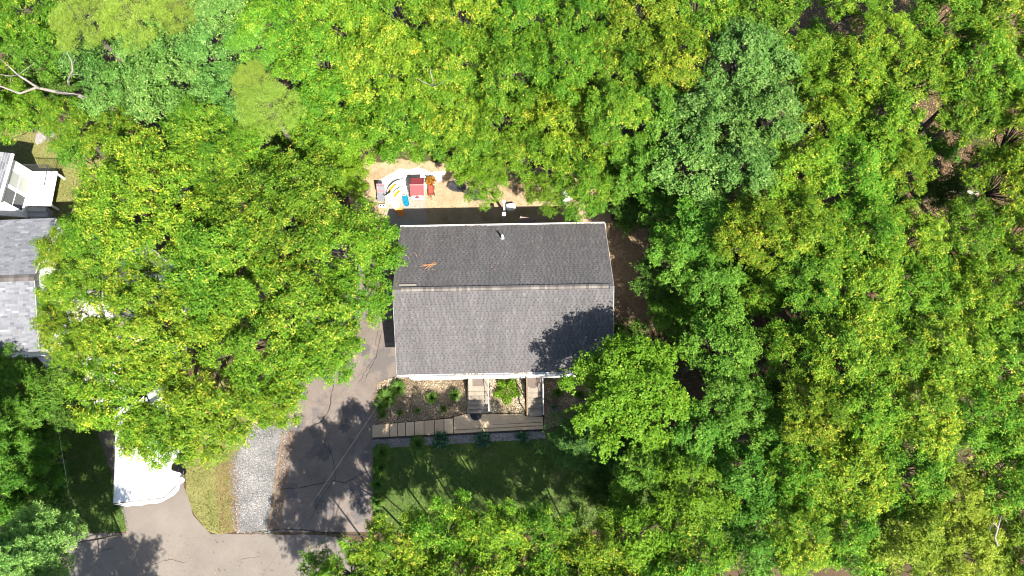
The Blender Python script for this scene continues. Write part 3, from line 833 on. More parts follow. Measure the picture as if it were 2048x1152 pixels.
pl = [
 ('ornamental_grass', (775,797), .62, .5, 260, 'lily', 'wide grassy clump at the driveway corner of the left bed', 'grass clump'),
 ('ornamental_grass', (797,777), .5, .45, 200, 'lily', 'grassy clump nearest the house corner in the left bed', 'grass clump'),
 ('ornamental_grass', (764,812), .42, .4, 160, 'lily', 'lower grassy clump beside the driveway in the left bed', 'grass clump'),
 ('leafy_perennial', (864,797), .36, .5, 220, 'lily', 'round dark green clump in the middle of the left bed', 'plant'),
 ('leafy_perennial', (910,791), .36, .5, 220, 'lily', 'round dark green clump nearest the left steps', 'plant'),
 ('leafy_perennial', (887,818), .25, .3, 90, 'lily', 'small green tuft below the clump by the left steps', 'plant'),
 ('leafy_perennial', (835,822), .2, .25, 70, 'lily', 'small green tuft in the front middle of the left bed', 'plant'),
 ('leafy_perennial', (800,826), .2, .25, 70, 'lily', 'small green tuft near the paving slabs in the left bed', 'plant'),
 ('leafy_perennial', (766,830), .24, .28, 90, 'lily', 'small green tuft in the front left corner of the left bed', 'plant'),
 ('leafy_perennial', (1115,786), .32, .45, 200, 'lily', 'round dark green clump right of the right steps', 'plant'),
 ('leafy_perennial', (1158,790), .3, .4, 160, 'lily', 'dark green clump at the shaded right end of the beds', 'plant'),
 ('leafy_perennial', (1108,815), .22, .25, 70, 'hosta', 'small bluish tuft in the front of the right bed', 'plant'),
 ('daylily', (836,888), .5, .4, 190, 'lily', 'spiky daylily clump in the grey gravel strip below the slabs', 'daylily'),
 ('daylily', (765,905), .55, .5, 240, 'lily', 'first daylily clump beside the driveway below the gravel strip', 'daylily'),
 ('daylily', (762,935), .52, .5, 240, 'lily', 'second daylily clump down the driveway edge of the lawn', 'daylily'),
 ('daylily', (757,968), .45, .45, 200, 'lily', 'third daylily clump down the driveway edge of the lawn', 'daylily'),
 ('daylily', (757,1002), .42, .4, 180, 'lily', 'fourth daylily clump down the driveway edge of the lawn', 'daylily'),
 ('daylily', (760,1036), .38, .35, 150, 'lily', 'lowest daylily clump near the bottom of the driveway edge', 'daylily'),
]
for i, (nm, px, r, h, n, mt, lb, ct) in enumerate(pl): S(nm, at(*px), r, h, n, M[mt], lb, ct, seed=40+i)

def leafy_bush(name, p, r, h, n, mat, label, cat, seed=0, leaf=.09, z=.02):
    rng = np.random.default_rng(seed)
    u = rng.normal(0, 1, (n, 3)); u /= np.linalg.norm(u, axis=1)[:, None]; u[:, 2] = np.abs(u[:, 2])
    rad = rng.uniform(.35, 1, n)**.5
    c = u*rad[:, None]*np.array([r, r, h]) * (1 + .25*np.sin(5*np.arctan2(u[:, 1], u[:, 0]) + seed))[:, None]
    dd = u + rng.normal(0, .5, (n, 3)); dd /= np.linalg.norm(dd, axis=1)[:, None]
    sd2 = np.cross(dd, rng.normal(0, 1, (n, 3))); sd2 /= np.linalg.norm(sd2, axis=1)[:, None]
    L = leaf*rng.uniform(.6, 1.3, n)[:, None]
    V = np.stack([c, c + dd*L*.55 + sd2*L*.3, c + dd*L, c + dd*L*.55 - sd2*L*.3], 1).reshape(-1, 3)
    me = np_mesh(name, V, np.arange(4*n).reshape(-1, 4), mat, np.repeat(np.clip(rng.normal(.5, .25, n), 0, 1), 4))
    return tag(link(name, me, None, (p.x, p.y, z)), label, cat)
leafy_bush('leafy_shrub', at(1014, 782), .68, .55, 2200, M['bright'], 'bright green low shrub between the two front steps', 'shrub', 3, .10)
leafy_bush('hosta', at(882, 880), .40, .3, 380, M['hosta'], 'largest blue-green hosta below the middle slabs', 'hosta', 4, .2)
leafy_bush('hosta', at(966, 879), .36, .3, 340, M['hosta'], 'blue-green hosta in the gravel strip below the black mat', 'hosta', 5, .2)
leafy_bush('hosta', at(1045, 873), .28, .25, 240, M['hosta'], 'smallest blue-green hosta at the right end of the gravel strip', 'hosta', 6, .18)
# ------------------------------------------------------------------ neighbour house (left edge)
ne, se = at(112, 437, 3.3), at(77, 702, 3.3)
gv = (ne - se); nyaw = math.atan2(-gv.x, gv.y)
nrun = gv.length/2; nrise = nrun*0.31; nlen = 14.0
mid = (ne + se)/2
rx = Matrix.Rotation(nyaw, 3, 'Z')
ncen = mid - rx @ Vector((nlen/2, 0, 0))
nh = empty('house', (ncen.x, ncen.y, 0), nyaw)
tag(nh, 'white neighbour house with pale grey shingle roof at the left edge', 'house')
NW, ND = nlen - .5, 2*(nrun - .25)
m = MB(); clap_walls(m, NW, ND, .4, 3.28); gable_fill(m, NW, ND, 3.28, nrun, nrise); m.build('wall', M['siding'], nh)
MB().box(-NW/2+.01, NW/2-.01, -ND/2+.01, ND/2-.01, 0, .398).build('foundation', M['found'], nh)
nr = slope_board('roof', -nlen/2, nlen/2, nrun, nrise, -1, .1, M['white'], nh); nr.location = (0, 0, 3.3)
slope_board('roof_deck', -nlen/2, nlen/2, nrun, nrise, 1, .1, M['white'], nr)
for sg in (-1, 1):
    shingle_field('shingle_field', -nlen/2-.01, nlen/2+.01, nrun+.02, nrise+.01, M['shingle_pale'], sg, nr, 32, (0.15, 0.45), .45, (.58, .16), 8+sg, .007, (0.01, 0.05))
pit = math.atan2(nrise, nrun)
ncaps = [cap_mesh(.19, .30, t) for t in (.05, .2, .35)]
x = -nlen/2
k = 0
while x < nlen/2 - .2:
    link('ridge_cap', ncaps[k % 3], nr, (x, 0, nrise + .04)); x += .27; k += 1
window(nh, NW/2+.002, -1.6, 1.3, 1.0, 1.2, (0, 1)); window(nh, NW/2+.002, 1.6, 1.3, 1.0, 1.2, (0, 1))
# sunroom wing of the neighbour house, turned a little
wa, wb = at(20, 316, 3.2), at(-4, 398, 3.2)
d = (wb - wa); wyaw = math.atan2(d.x, -d.y)
wing = empty('sunroom', ((wa.x+wb.x)/2, (wa.y+wb.y)/2, 0), wyaw)
tag(wing, 'white glazed sunroom with grey roof beside the white deck', 'sunroom')
wl = d.length + .6
m = MB(); clap_walls(m, 5.0, wl-.4, .35, 3.0)
wo = m.build('wall', M['siding'], wing); wo.location = (-2.65, 0, 0)
MB().box(-5.1, -.17, -wl/2+.22, wl/2-.22, 0, .348).build('foundation', M['found'], wing)
for y0 in (-.78, .32): window(wing, -.148, y0, 1.0, .95, 1.75, (0, 1), M['blind'] if y0 > 0 else M['glass'])
mr = MB()
mr.add([(-5.3,-wl/2,3.9),(0,-wl/2,3.2),(0,wl/2,3.2),(-5.3,wl/2,3.9),(-5.3,-wl/2,3.8),(0,-wl/2,3.1),(0,wl/2,3.1),(-5.3,wl/2,3.8)], [(0,1,2,3),(7,6,5,4),(0,1,5,4),(1,2,6,5),(2,3,7,6),(3,0,4,7)])
wr = mr.build('roof', M['white'], wing)
rng = random.Random(2); V = []; Fc = []; T = []
for r in range(36):
    xa, xb = -r*.145, -(r+1)*.145
    za, zb = 3.2+.70/5.3*(-xa)+.02, 3.2+.70/5.3*(-xb)+.006
    y = -wl/2
    while y < wl/2:
        w = rng.uniform(.15, .45); yb = min(y+w, wl/2); o = len(V)
        V += [(xa,y,za),(xa,yb,za),(xb,yb,zb),(xb,y,zb)]; Fc.append((o,o+1,o+2,o+3)); T += [min(1,max(0,rng.gauss(.6,.22)))]*4; y += w
tag(link('shingle_field', np_mesh('shingle_field', V, Fc, M['shingle_pale'], T), wr), kind='stuff')
m = MB(); m.box(.002, .13, -wl/2, wl/2, 3.10, 3.20); m.build('gutter', M['white'], wing)

# white deck with boards and dark rail
DZ = 0.9
deck = empty('deck', tuple(at(68, 372, 0)), wyaw*0.2)
tag(deck, 'white painted deck between the sunroom and the big left oaks', 'deck')
dinv = Matrix.Rotation(-wyaw*0.2, 3, 'Z')
dl = lambda px, py, z=DZ: dinv @ (at(px, py, z) - Vector(deck.location))
a = dl(33, 342); b = dl(102, 412)
y = b.y
kk = 0
while y < a.y:
    mm = MB(); mm.box(a.x - 1.0, b.x - (0 if y > b.y + .9 else 0), y, min(y+.135, a.y), DZ-.03, DZ); mm.build('deck_board', M['white'], deck); y += .142
for xx in (a.x-.5, (a.x+b.x)/2, b.x-.1):
    for yy in (a.y-.1, b.y+.1):
        mm = MB(); mm.box(xx-.05, xx+.05, yy-.05, yy+.05, 0, DZ-.032); mm.build('support_post', M['white'], deck)
rl = MB(); rl.tube([(a.x+.9, a.y+.02, DZ+.95), (b.x, a.y+.02, DZ+.95), (b.x+.02, b.y+1.0, DZ+.95)], .03, 6); ro = rl.build('railing', M['dark'], deck)
for t in [k/12 for k in range(13)]:
    p = Vector((a.x+.9 + (b.x-a.x-.9)*t, a.y+.02, 0)); q = MB(); q.tube([(p.x, p.y, DZ), (p.x, p.y, DZ+.95)], .018, 5); q.build('baluster', M['dark'], ro)
for k in range(4):
    mm = MB(); mm.box(a.x+1.0, a.x+2.2, b.y-.28*(k+1), b.y-.28*k-.004, 0, DZ-.2*(k+1)); mm.build('stair_tread', M['found'], deck)
mm = MB(); q = [at(x, y, DZ+.01) for x, y in ((31,382),(46,381),(44,407),(26,407))]; mm.prism(q, DZ+.004, DZ+.02)
tag(mm.build('doormat', plain('tan_mat', (.42, .26, .14), .95), bevel=.004), 'tan mat on the white deck beside the sunroom wall', 'mat')

# ------------------------------------------------------------------ covered camper
ct = at(283, 945, 2.5); cyaw = math.radians(6.5)
front = at(277, 996, 2.4)
camper = empty('covered_camper', (front.x, front.y, 0), cyaw)
tag(camper, 'camper trailer under a white tarp parked at the lower left', 'camper')
CW, CL, CHT = 1.28, 6.7, 2.5
m = MB(); m.box(-CW+.08, CW-.08, .1, CL, .55, 2.35); m.build('body', plain('camper_panel', (.05, .055, .06), .5), camper, bevel=.08)
rngc = np.random.default_rng(5)
nu, nv = 64, 90
U = np.linspace(0, 1, nu); Vv = np.linspace(0, 1, nv)
V = []
for j, v in enumerate(Vv):
    y = -.12 + v*(CL+.2)
    for i, u in enumerate(U):
        # profile: skirt - roof - skirt (arc length across)
        s = (u - .5)*2
        drop = 1.75 if s < 0 else (1.9 - 1.15*math.exp(-((y-1.25)/.55)**2))
        roofw = CW+.05
        tot = roofw + (drop)
        d = abs(s)*tot
        sg = 1 if s > 0 else -1
        if d < roofw - .12:
            x = sg*d; z = CHT + .30*(1-(d/roofw)**2)*(.75+.25*math.cos(y*2.1))
        elif d < roofw + .1:
            t = (d - roofw + .12)/.22; x = sg*(roofw - .12 + .12*math.sin(t*1.57)); z = CHT - .12*(1-math.cos(t*1.57))
        else:
            e = d - roofw - .1
            fold = .022*math.sin(y*7 + 1.5*math.sin(y*2.3)) * min(1, e/.5) + .012*math.sin(y*19+2)*min(1, e/.6)
            x = sg*(roofw + .02 + .10*e + fold); z = CHT - .12 - e
        z += .012*math.sin(y*3.1+s*4) + .008*math.sin(s*13 + y*1.7)
        yy = y + (.85*(max(0, CHT-.12-z)/1.8)*max(0, 1-y/2.6) if s > 0 else 0)
        z += .02*math.sin(x*6+y*2.2)*math.sin(y*4.3+x)
        V.append((x, yy, z))
Fc = []
for j in range(nv-1):
    for i in range(nu-1): Fc.append((j*nu+i, j*nu+i+1, (j+1)*nu+i+1, (j+1)*nu+i))
# front apron hanging over the south end
o0 = len(V)
na = 14
for k in range(na):
    e = (k/(na-1))
    for i in range(nu):
        x, y, z = V[i]
        fold = .02*math.sin(x*7)*e + .008*math.sin(x*19)*e
        V.append((x*(1+.03*e), y - .05 - .2*e - fold + (.5*e*max(0, x/CW)**2), z - max(0, z-.5)*e*(.82+.1*math.sin(x*1.2+1)) if k else z))
for k in range(na-1):
    for i in range(nu-1): Fc.append((o0+k*nu+i+1, o0+k*nu+i, o0+(k+1)*nu+i, o0+(k+1)*nu+i+1))
tp = link('tarp', np_mesh('tarp', V, Fc, M['tarp'], smooth=True), camper)
for y in (2.75, 5.0):
    st = MB(); st.tube([(-CW-.12, y+.1, 1.5), (-CW-.05, y, 2.36), (-CW*.8, y, CHT+.13), (0, y-.05, CHT+.33), (CW*.8, y, CHT+.13), (CW+.06, y, 2.36), (CW+.14, y+.1, 1.5)], .02, 6); st.build('strap', M['dark'], camper)
vn = MB(); vn.lathe([(.22, 0), (.22, .10), (.18, .14), (.05, .15)], 16, (-.62, 2.95, CHT+.2)); vn.build('roof_vent', plain('vent_brown', (.10, .06, .035), .7), camper)
for y in (2.9, 3.75):
    for s in (-1, 1):
        w_ = MB(); P = [(s*(CW-.28), y, .36), (s*(CW-.06), y, .36)]; w_.tube(P, .36, 20); wo = w_.build('wheel', M['rubber'], camper)
        h_ = MB(); h_.tube([(s*(CW-.058), y, .36), (s*(CW-.03), y, .36)], .2, 16); h_.build('rim', M['metal'], wo)
gb = MB(); gb.lathe([(.02, 0), (.17, .05), (.2, .2), (.17, .36), (.02, .42)], 16, (CW+.22, .75, .55)); gb.build('gas_bottle', M['white'], camper, smooth=True)

# ------------------------------------------------------------------ back yard things
def up(px, py): return at(px, py, 0)
# playhouse
p = at(838, 384); ph = empty('playhouse', (p.x, p.y, .02), math.radians(1))
tag(ph, 'toy playhouse with faded red roof on the concrete pad', 'playhouse')
m = MB(); m.box(-.36, .36, -.50, .50, 0, .85); m.build('wall', plain('cream_plastic', (.72, .68, .60), .6), ph, bevel=.02)
for sg in (-1, 1):
    m = MB(); P = [(-.43, sg*.60, .82), (.43, sg*.60, .82), (.43, 0, 1.12), (-.43, 0, 1.12)]
    m.add([Vector(q)+Vector((0,0,.03)) for q in P]+[Vector(q) for q in P], [(0,1,2,3),(7,6,5,4),(0,1,5,4),(1,2,6,5),(2,3,7,6),(3,0,4,7)])
    r_ = m.build('roof', M['red'], ph)
    for x in (-.39, 0.35):
        m = MB(); P = [(x, sg*.59, .855), (x+.05, sg*.59, .855), (x+.05, sg*.01, 1.15), (x, sg*.01, 1.15)]
        m.add([Vector(q)+Vector((0,0,.025)) for q in P]+[Vector(q) for q in P], [(0,1,2,3),(7,6,5,4),(0,1,5,4),(1,2,6,5),(2,3,7,6),(3,0,4,7)]); m.build('batten', M['red'], r_)
m = MB(); m.tube([(-.43, 0, 1.15), (.43, 0, 1.15)], .03, 8); m.build('ridge', plain('pale_red', (.55, .20, .20), .6), ph)
m = MB(); m.box(-.34, .34, -.80, -.505, .66, .80); m.build('porch_sign', M['white'], ph, bevel=.01)
m = MB(); m.lathe([(.14, 0), (.14, .012), (.10, .018)], 20, (0, 0, 0)); e_ = m.build('emblem', M['red'], ph); e_.location = (0, -.70, .802); e_.scale = (1, .65, 1)
m = MB(); m.box(-.14, .14, -.508, -.5015, .02, .6); m.build('door', M['red'], ph)

# red wagon and orange flowers
p = at(863, 383); wg = empty('toy_wagon', (p.x, p.y, .01), math.radians(4))
tag(wg, 'small red toy wagon standing right of the playhouse', 'wagon')
m = MB(); m.box(-.17, .17, -.33, .33, .16, .19)
for x0, x1, y0, y1 in ((-.17,-.15,-.33,.33), (.15,.17,-.33,.33), (-.149,.149,-.33,-.31), (-.149,.149,.31,.33)): m.box(x0, x1, y0, y1, .191, .31)
m.build('tray', M['red2'], wg)
for x in (-.19, .19):
    for y in (-.24, .24):
        m = MB(); m.tube([(x-.02, y, .1), (x+.02, y, .1)], .1, 14); m.build('wheel', M['dark'], wg)
m = MB(); m.tube([(0, -.33, .18), (0, -.62, .3), (0, -.70, .42)], .014, 6); m.tube([(-.1, -.70, .42), (.1, -.70, .42)], .014, 6); m.build('handle', M['red'], wg)
p = at(863, 366); pot = empty('flower_pot', (p.x, p.y, .01))
tag(pot, 'pot of orange flowers just above the red wagon', 'flower pot')
MB().lathe([(.14, 0), (.2, .28), (.17, .28), (.15, .2)], 14).build('pot', plain('terracotta', (.35, .14, .07), .9), pot)
fb = leafy_bush('blossoms', Vector((0, 0, 0)), .30, .3, 420, M['flower'], None, None, 9, .1, .22); fb.parent = pot

# slide
s_e, s_s = at(806, 431, .06), at(782, 397, .70)
s_d = s_s - s_e; s_l = math.hypot(s_d.x, s_d.y); s_y = math.atan2(-s_d.x, s_d.y)
sl_ = empty('toy_slide', (s_e.x, s_e.y, .02), s_y)
tag(sl_, 'white toy slide with orange end running into the house shadow', 'slide')
def chute(y0, y1, z0, z1, mat, nm):
    m = MB(); w = .17
    for x0, x1, h in ((-w, w, .02), (-w-.03, -w-.001, .11), (w+.001, w+.03, .11)):
        P = [(x0, y0, z0), (x1, y0, z0), (x1, y1, z1), (x0, y1, z1)]
        m.add(P + [(a_, b_, c_+h) for a_, b_, c_ in P], [(3,2,1,0),(4,5,6,7),(0,1,5,4),(1,2,6,5),(2,3,7,6),(3,0,4,7)])
    return m.build(nm, mat, sl_)
chute(s_l, s_l*.46, .66, .29, M['white'], 'chute'); chute(s_l*.458, 0, .288, .05, M['orange'], 'chute_end')
m = MB(); m.box(-.24, .24, s_l+.01, s_l+.36, .62, .68); m.build('platform', M['white'], sl_, bevel=.02)
for x in (-.2, .2):
    for y in (s_l+.06, s_l+.31): MB().tube([(x, y, 0), (x, y, .619)], .03, 8).build('leg', M['white'], sl_)
for x in (-.22, .22): MB().tube([(x, s_l+.04, .68), (x, s_l+.1, .9), (x, s_l+.27, .9), (x, s_l+.33, .68)], .025, 8).build('side_rail', M['white'], sl_)
for k in range(3): MB().tube([(-.18, s_l+.40+.05*(2-k), .16+.16*k), (.18, s_l+.40+.05*(2-k), .16+.16*k)], .022, 6).build('rung', M['yellow'], sl_)

# two curved toy ramps
for lb, pix in (('upper', [(777,384),(781,378),(786,373),(792,368),(800,364),(809,361)]), ('lower', [(787,396),(790,390),(795,385),(801,381),(808,378),(816,376)])):
    P0 = [at(*q, .3) for q in pix]; o0 = P0[0]
    rk = empty('toy_ramp', (o0.x, o0.y, .02))
    tag(rk, lb + ' of two curved yellow and white toy ramps by the slide', 'toy ramp', 'toy ramps')
    Q = []
    for k in range(len(P0)-1):
        for t in range(4): Q.append(P0[k].lerp(P0[k+1], t/4) - Vector((o0.x, o0.y, .3)))
    Q.append(P0[-1] - Vector((o0.x, o0.y, .3)))
    n = len(Q)
    def piece(k0, k1, w0, w1, h0, h1, mat, nm):
        V = []; fs = []
        for k in range(k0, k1+1):
            d = (Q[min(k+1, n-1)] - Q[max(k-1, 0)]).normalized(); nn = Vector((-d.y, d.x, 0))
            hh = .16*math.sin(math.pi*k/(n-1))
            for w in (w0, w1):
                for h in (h0, h1): V.append(Q[k] + nn*w + Vector((0, 0, h + (hh if h > 0 else 0))))
        for k in range(k1-k0):
            o = 4*k; fs += [(o, o+1, o+5, o+4), (o+2, o+6, o+7, o+3), (o+1, o+3, o+7, o+5), (o, o+4, o+6, o+2)]
        o = 4*(k1-k0); fs += [(0, 2, 3, 1), (o, o+1, o+3, o+2)]
        m = MB(); m.add(V, fs); return m.build(nm, mat, rk)
    piece(2, 11, -.10, .10, 0, .14, M['yellow'], 'deck'); piece(12, n-1, -.10, .10, 0, .14, M['white'], 'deck')
    piece(0, n-1, -.15, -.102, 0, .20, M['white'], 'side_rail'); piece(0, n-1, .102, .15, 0, .20, M['white'], 'side_rail')

# blue sled
p = at(812, 402); sdl = empty('plastic_sled', (p.x, p.y, .022), math.radians(14))
tag(sdl, 'bright blue plastic sled lying on the patio slab', 'sled')
m = MB()
def capsule(w, l, n=10):
    return [(w*math.cos(a), l + w*math.sin(a)) for a in [math.pi*k/n for k in range(n+1)]] + [(-w*math.cos(a), -l - w*math.sin(a)) for a in [math.pi*k/n for k in range(n+1)]]
o_ = capsule(.17, .22); i_ = capsule(.14, .22); n = len(o_)
P = [(x, y, 0) for x, y in o_] + [(x, y, .10) for x, y in o_] + [(x, y, .10) for x, y in i_] + [(x, y, .03) for x, y in i_]
fs = []
for lay in range(3):
    for k in range(n): fs.append((lay*n+k, lay*n+(k+1) % n, (lay+1)*n+(k+1) % n, (lay+1)*n+k))
fs += [tuple(range(n-1, -1, -1)), tuple(range(3*n, 4*n))]
m.add(P, fs); m.build('hull', M['blue'], sdl)
for y in (-.18, .12): MB().lathe([(.10, 0), (.11, .045), (.06, .05)], 14, (0, y, .031)).build('seat_recess', M['blue'], sdl)
MB().box(-.09, .09, .33, .36, .101, .125).build('grip', M['white'], sdl)

# folding chair with pink towel, and small crate
p = at(765, 395); cr = empty('lounge_chair', (p.x, p.y, .02), math.radians(-4))
tag(cr, 'grey folding chair with a pink towel left of the slide', 'chair')
m = MB(); m.box(-.22, .22, -.4, .1, .36, .39); m.build('seat', M['greycloth'], cr, bevel=.01)
m = MB(); m.add([(-.22,.1,.38),(.22,.1,.38),(.22,.42,.85),(-.22,.42,.85),(-.22,.13,.36),(.22,.13,.36),(.22,.45,.83),(-.22,.45,.83)], [(0,1,2,3),(7,6,5,4),(0,1,5,4),(1,2,6,5),(2,3,7,6),(3,0,4,7)]); m.build('backrest', M['greycloth'], cr)
for x in (-.24, .24):
    MB().tube([(x, -.42, 0), (x, -.1, .40), (x, .1, .37), (x, .46, .87)], .018, 6).build('frame', M['metal'], cr)
    MB().tube([(x, .35, 0), (x, -.15, .38)], .018, 6).build('leg', M['metal'], cr)
tw_ = MB(); n = 9
P = [(-.26+.52*i/n, .14+.42*j/4, .50+.52*j/4*.75+.02*math.sin(i*1.7+j)) for j in range(5) for i in range(n+1)]
tw_.add(P, [(j*(n+1)+i, j*(n+1)+i+1, (j+1)*(n+1)+i+1, (j+1)*(n+1)+i) for j in range(4) for i in range(n)])
to = tw_.build('towel', M['pink']); to.location = (p.x, p.y, .02)
tag(to, 'pink towel over the back of the grey folding chair', 'towel')
p = at(765, 413); bx = empty('small_crate', (p.x, p.y, .012), 0)
tag(bx, 'small pale crate with two dark openings below the grey chair', 'crate')
m = MB(); m.box(-.21, .21, -.1, .1, 0, .16); m.build('box', M['white'], bx, bevel=.008)
for x in (-.095, .095): MB().box(x-.065, x+.065, -.055, .055, .1605, .166).build('opening', M['dark'], bx)

# dark plastic sheets, posts, canopy, bin
for pix, lb in (([(892,374),(898,363),(914,360),(934,372),(930,384),(908,384)], 'black plastic sheet on the sand right of the red wagon'),
                ([(928,386),(940,374),(962,380),(966,400),(948,402)], 'black plastic sheet half under the oak behind the house')):
    Pp = gp(pix); V = []; n = 14
    X0, X1 = min(q[0] for q in Pp), max(q[0] for q in Pp); Y0, Y1 = min(q[1] for q in Pp), max(q[1] for q in Pp)
    bm = bmesh.new(); rg = ragged(Pp, .12, .02); vs_ = [bm.verts.new((x, y, .02)) for x, y in rg]; f = bm.faces.new(vs_)
    ext = bmesh.ops.poke(bm, faces=[f]); bmesh.ops.subdivide_edges(bm, edges=bm.edges, cuts=3, use_grid_fill=True)
    for v in bm.verts: v.co.z = .03 + .025*math.sin(v.co.x*9+v.co.y*5)*math.cos(v.co.y*11)
    bmesh.ops.solidify(bm, geom=bm.faces[:], thickness=.006)
    me = bpy.data.meshes.new('plastic_sheet'); bm.to_mesh(me); bm.free(); me.materials.append(M['dark'])
    tag(link('plastic_sheet', me), lb, 'sheet')
b_ = at(1008, 449, 0)
pst = empty('post', (at(1008, 428, 1.9).x, at(1008, 428, 1.9).y, 0))
tag(pst, 'grey post with a square cap close behind the north eave', 'post')
MB().lathe([(.05, 0), (.05, 1.85)], 10).build('shaft', M['metal'], pst); MB().box(-.11, .11, -.11, .11, 1.851, 1.95).build('cap', plain('pale_metal', (.55, .56, .55), .5), pst, bevel=.01)
q = at(1008, 403, 2.0); pw = empty('post', (q.x, q.y, 0)); tag(pw, 'white post rising out of the leaves behind the house', 'post')
MB().box(-.06, .06, -.06, .06, 0, 1.95).build('shaft', M['white'], pw); MB().box(-.09, .09, -.09, .09, 1.951, 2.02).build('cap', M['white'], pw, bevel=.01)
q = at(1022, 413, .4); bn = empty('storage_bin', (q.x, q.y, .01), .1); tag(bn, 'white storage bin beside the white post', 'bin')
MB().box(-.25, .25, -.18, .18, 0, .36).build('body', M['white'], bn, bevel=.02); MB().box(-.27, .27, -.2, .2, .362, .40).build('lid', M['white'], bn, bevel=.01)
q = at(1128, 391, .5); bn = empty('storage_bin', (q.x, q.y, .01), .5); tag(bn, 'white storage bin under the oak near the right end of the yard', 'bin')
MB().box(-.22, .22, -.36, .36, 0, .5).build('body', M['white'], bn, bevel=.02); MB().box(-.24, .24, -.38, .38, .502, .55).build('lid', M['white'], bn, bevel=.01)
cz = 2.1
cv = [at(1041, 433, cz+.2), at(1072, 437, cz), at(1077, 462, cz-.1), at(1027, 460, cz+.05)]
cc = (cv[0]+cv[1]+cv[2]+cv[3])/4
can = empty('canvas_canopy', (cc.x, cc.y, 0)); tag(can, 'small brown canvas canopy tucked behind the north eave', 'canopy')
n = 8; P = []
for j in range(n+1):
    for i in range(n+1):
        u, v = i/n, j/n
        p = cv[0].lerp(cv[1], u).lerp(cv[3].lerp(cv[2], u), v) - Vector((cc.x, cc.y, 0)); p.z -= .18*math.sin(math.pi*u)*math.sin(math.pi*v); P.append(p)
m = MB(); m.add(P, [(j*(n+1)+i, j*(n+1)+i+1, (j+1)*(n+1)+i+1, (j+1)*(n+1)+i) for j in range(n) for i in range(n)]); m.build('fabric', M['canvas'], can, smooth=True)
for k in range(4):
    p = cv[k] - Vector((cc.x, cc.y, 0)); MB().tube([(p.x, p.y, 0), (p.x, p.y, p.z+.03)], .022, 6).build('pole', M['metal'], can)

# west landing, tub, bucket, hoop, stones
q = [at(x, y, .12) for x, y in ((757,530),(800,526),(800,548),(757,550))]
m = MB(); m.prism(q, 0, .12); tag(m.build('landing_slab', M['step'], bevel=.01), 'grey concrete landing at the west side of the house', 'slab')
p = at(508, 812); tb = empty('plastic_tub', (p.x, p.y, .015)); tag(tb, 'round teal plastic tub under the lower left oak branches', 'tub')
MB().lathe([(.36, 0), (.42, .28), (.45, .30), (.40, .30), (.34, .05), (.02, .05)], 22).build('shell', M['teal'], tb); MB().lathe([(.39, 0), (.02, .005)], 20, (0, 0, .2)).build('water', plain('tub_water', (.10, .14, .14), .1), tb)
p = at(556, 795); bk = empty('bucket', (p.x, p.y, .015)); tag(bk, 'white bucket on the driveway edge under the oak', 'bucket')
MB().lathe([(.13, 0), (.17, .34), (.15, .34), (.12, .03), (.01, .03)], 16).build('shell', M['white'], bk); MB().tube([(-.17, 0, .3), (-.1, 0, .42), (.1, 0, .42), (.17, 0, .3)], .008, 5).build('handle', M['metal'], bk)
p = at(168, 849); m = MB(); m.tube([(.3*math.cos(a), .3*math.sin(a), .04) for a in [2*math.pi*k/24 for k in range(25)]], .016, 6, cap=False)
tag(m.build('garden_hoop', M['metal'], loc=(p.x, p.y, .01)), 'thin metal hoop lying on the shaded left lawn', 'hoop')
def rock(px, py, s, seed, lb, grp):
    rng = random.Random(seed); bm = bmesh.new(); bmesh.ops.create_icosphere(bm, subdivisions=2, radius=1)
    for v in bm.verts: v.co *= 1 + .22*math.sin(v.co.x*3+seed)*math.cos(v.co.y*4+seed*2) + rng.uniform(-.06, .06)
    for v in bm.verts: v.co = Vector((v.co.x*s*1.3, v.co.y*s*.8, max(-.3, v.co.z)*s*.6))
    me = bpy.data.meshes.new('rock'); bm.to_mesh(me); bm.free(); me.materials.append(M['stone'])
    p = at(px, py); o = link('rock', me, None, (p.x, p.y, s*.1), rng.uniform(0, 3)); tag(o, lb, 'rock', grp)
rock(92, 256, .55, 1, 'largest pale grey rock above the left back lawn', 'rocks by the back lawn')
rock(84, 274, .42, 2, 'pale grey rock just below the largest one above the back lawn', 'rocks by the back lawn')
rock(104, 270, .3, 3, 'smallest pale grey rock right of the other two above the back lawn', 'rocks by the back lawn')
for i, (px, w) in enumerate(((126, 'leftmost'), (132, 'middle'), (138, 'rightmost'))): rock(px, 848, .09, 10+i, w + ' of three small white stones on the shaded left lawn', 'white stones on the lawn')

# overhead wires
def wire(a, b, sag, label, r=.0055):
    m = MB(); n = 24
    m.tube([a.lerp(b, k/n) - Vector((0, 0, sag*4*(k/n)*(1-k/n))) for k in range(n+1)], r, 5)
    tag(m.build('overhead_cable', M['wire']), label, 'cable')
wire(at(797, 748, 3.05), at(476, 1222, 7.5), .25, 'thin service cable from the house corner over the driveway')
wire(at(84, 698, 4.2), at(170, 1240, 7.5), .3, 'thin cable over the shaded left lawn and the road')
# ------------------------------------------------------------------ trees
def unit(a): return a / np.maximum(np.linalg.norm(a, axis=-1, keepdims=True), 1e-9)

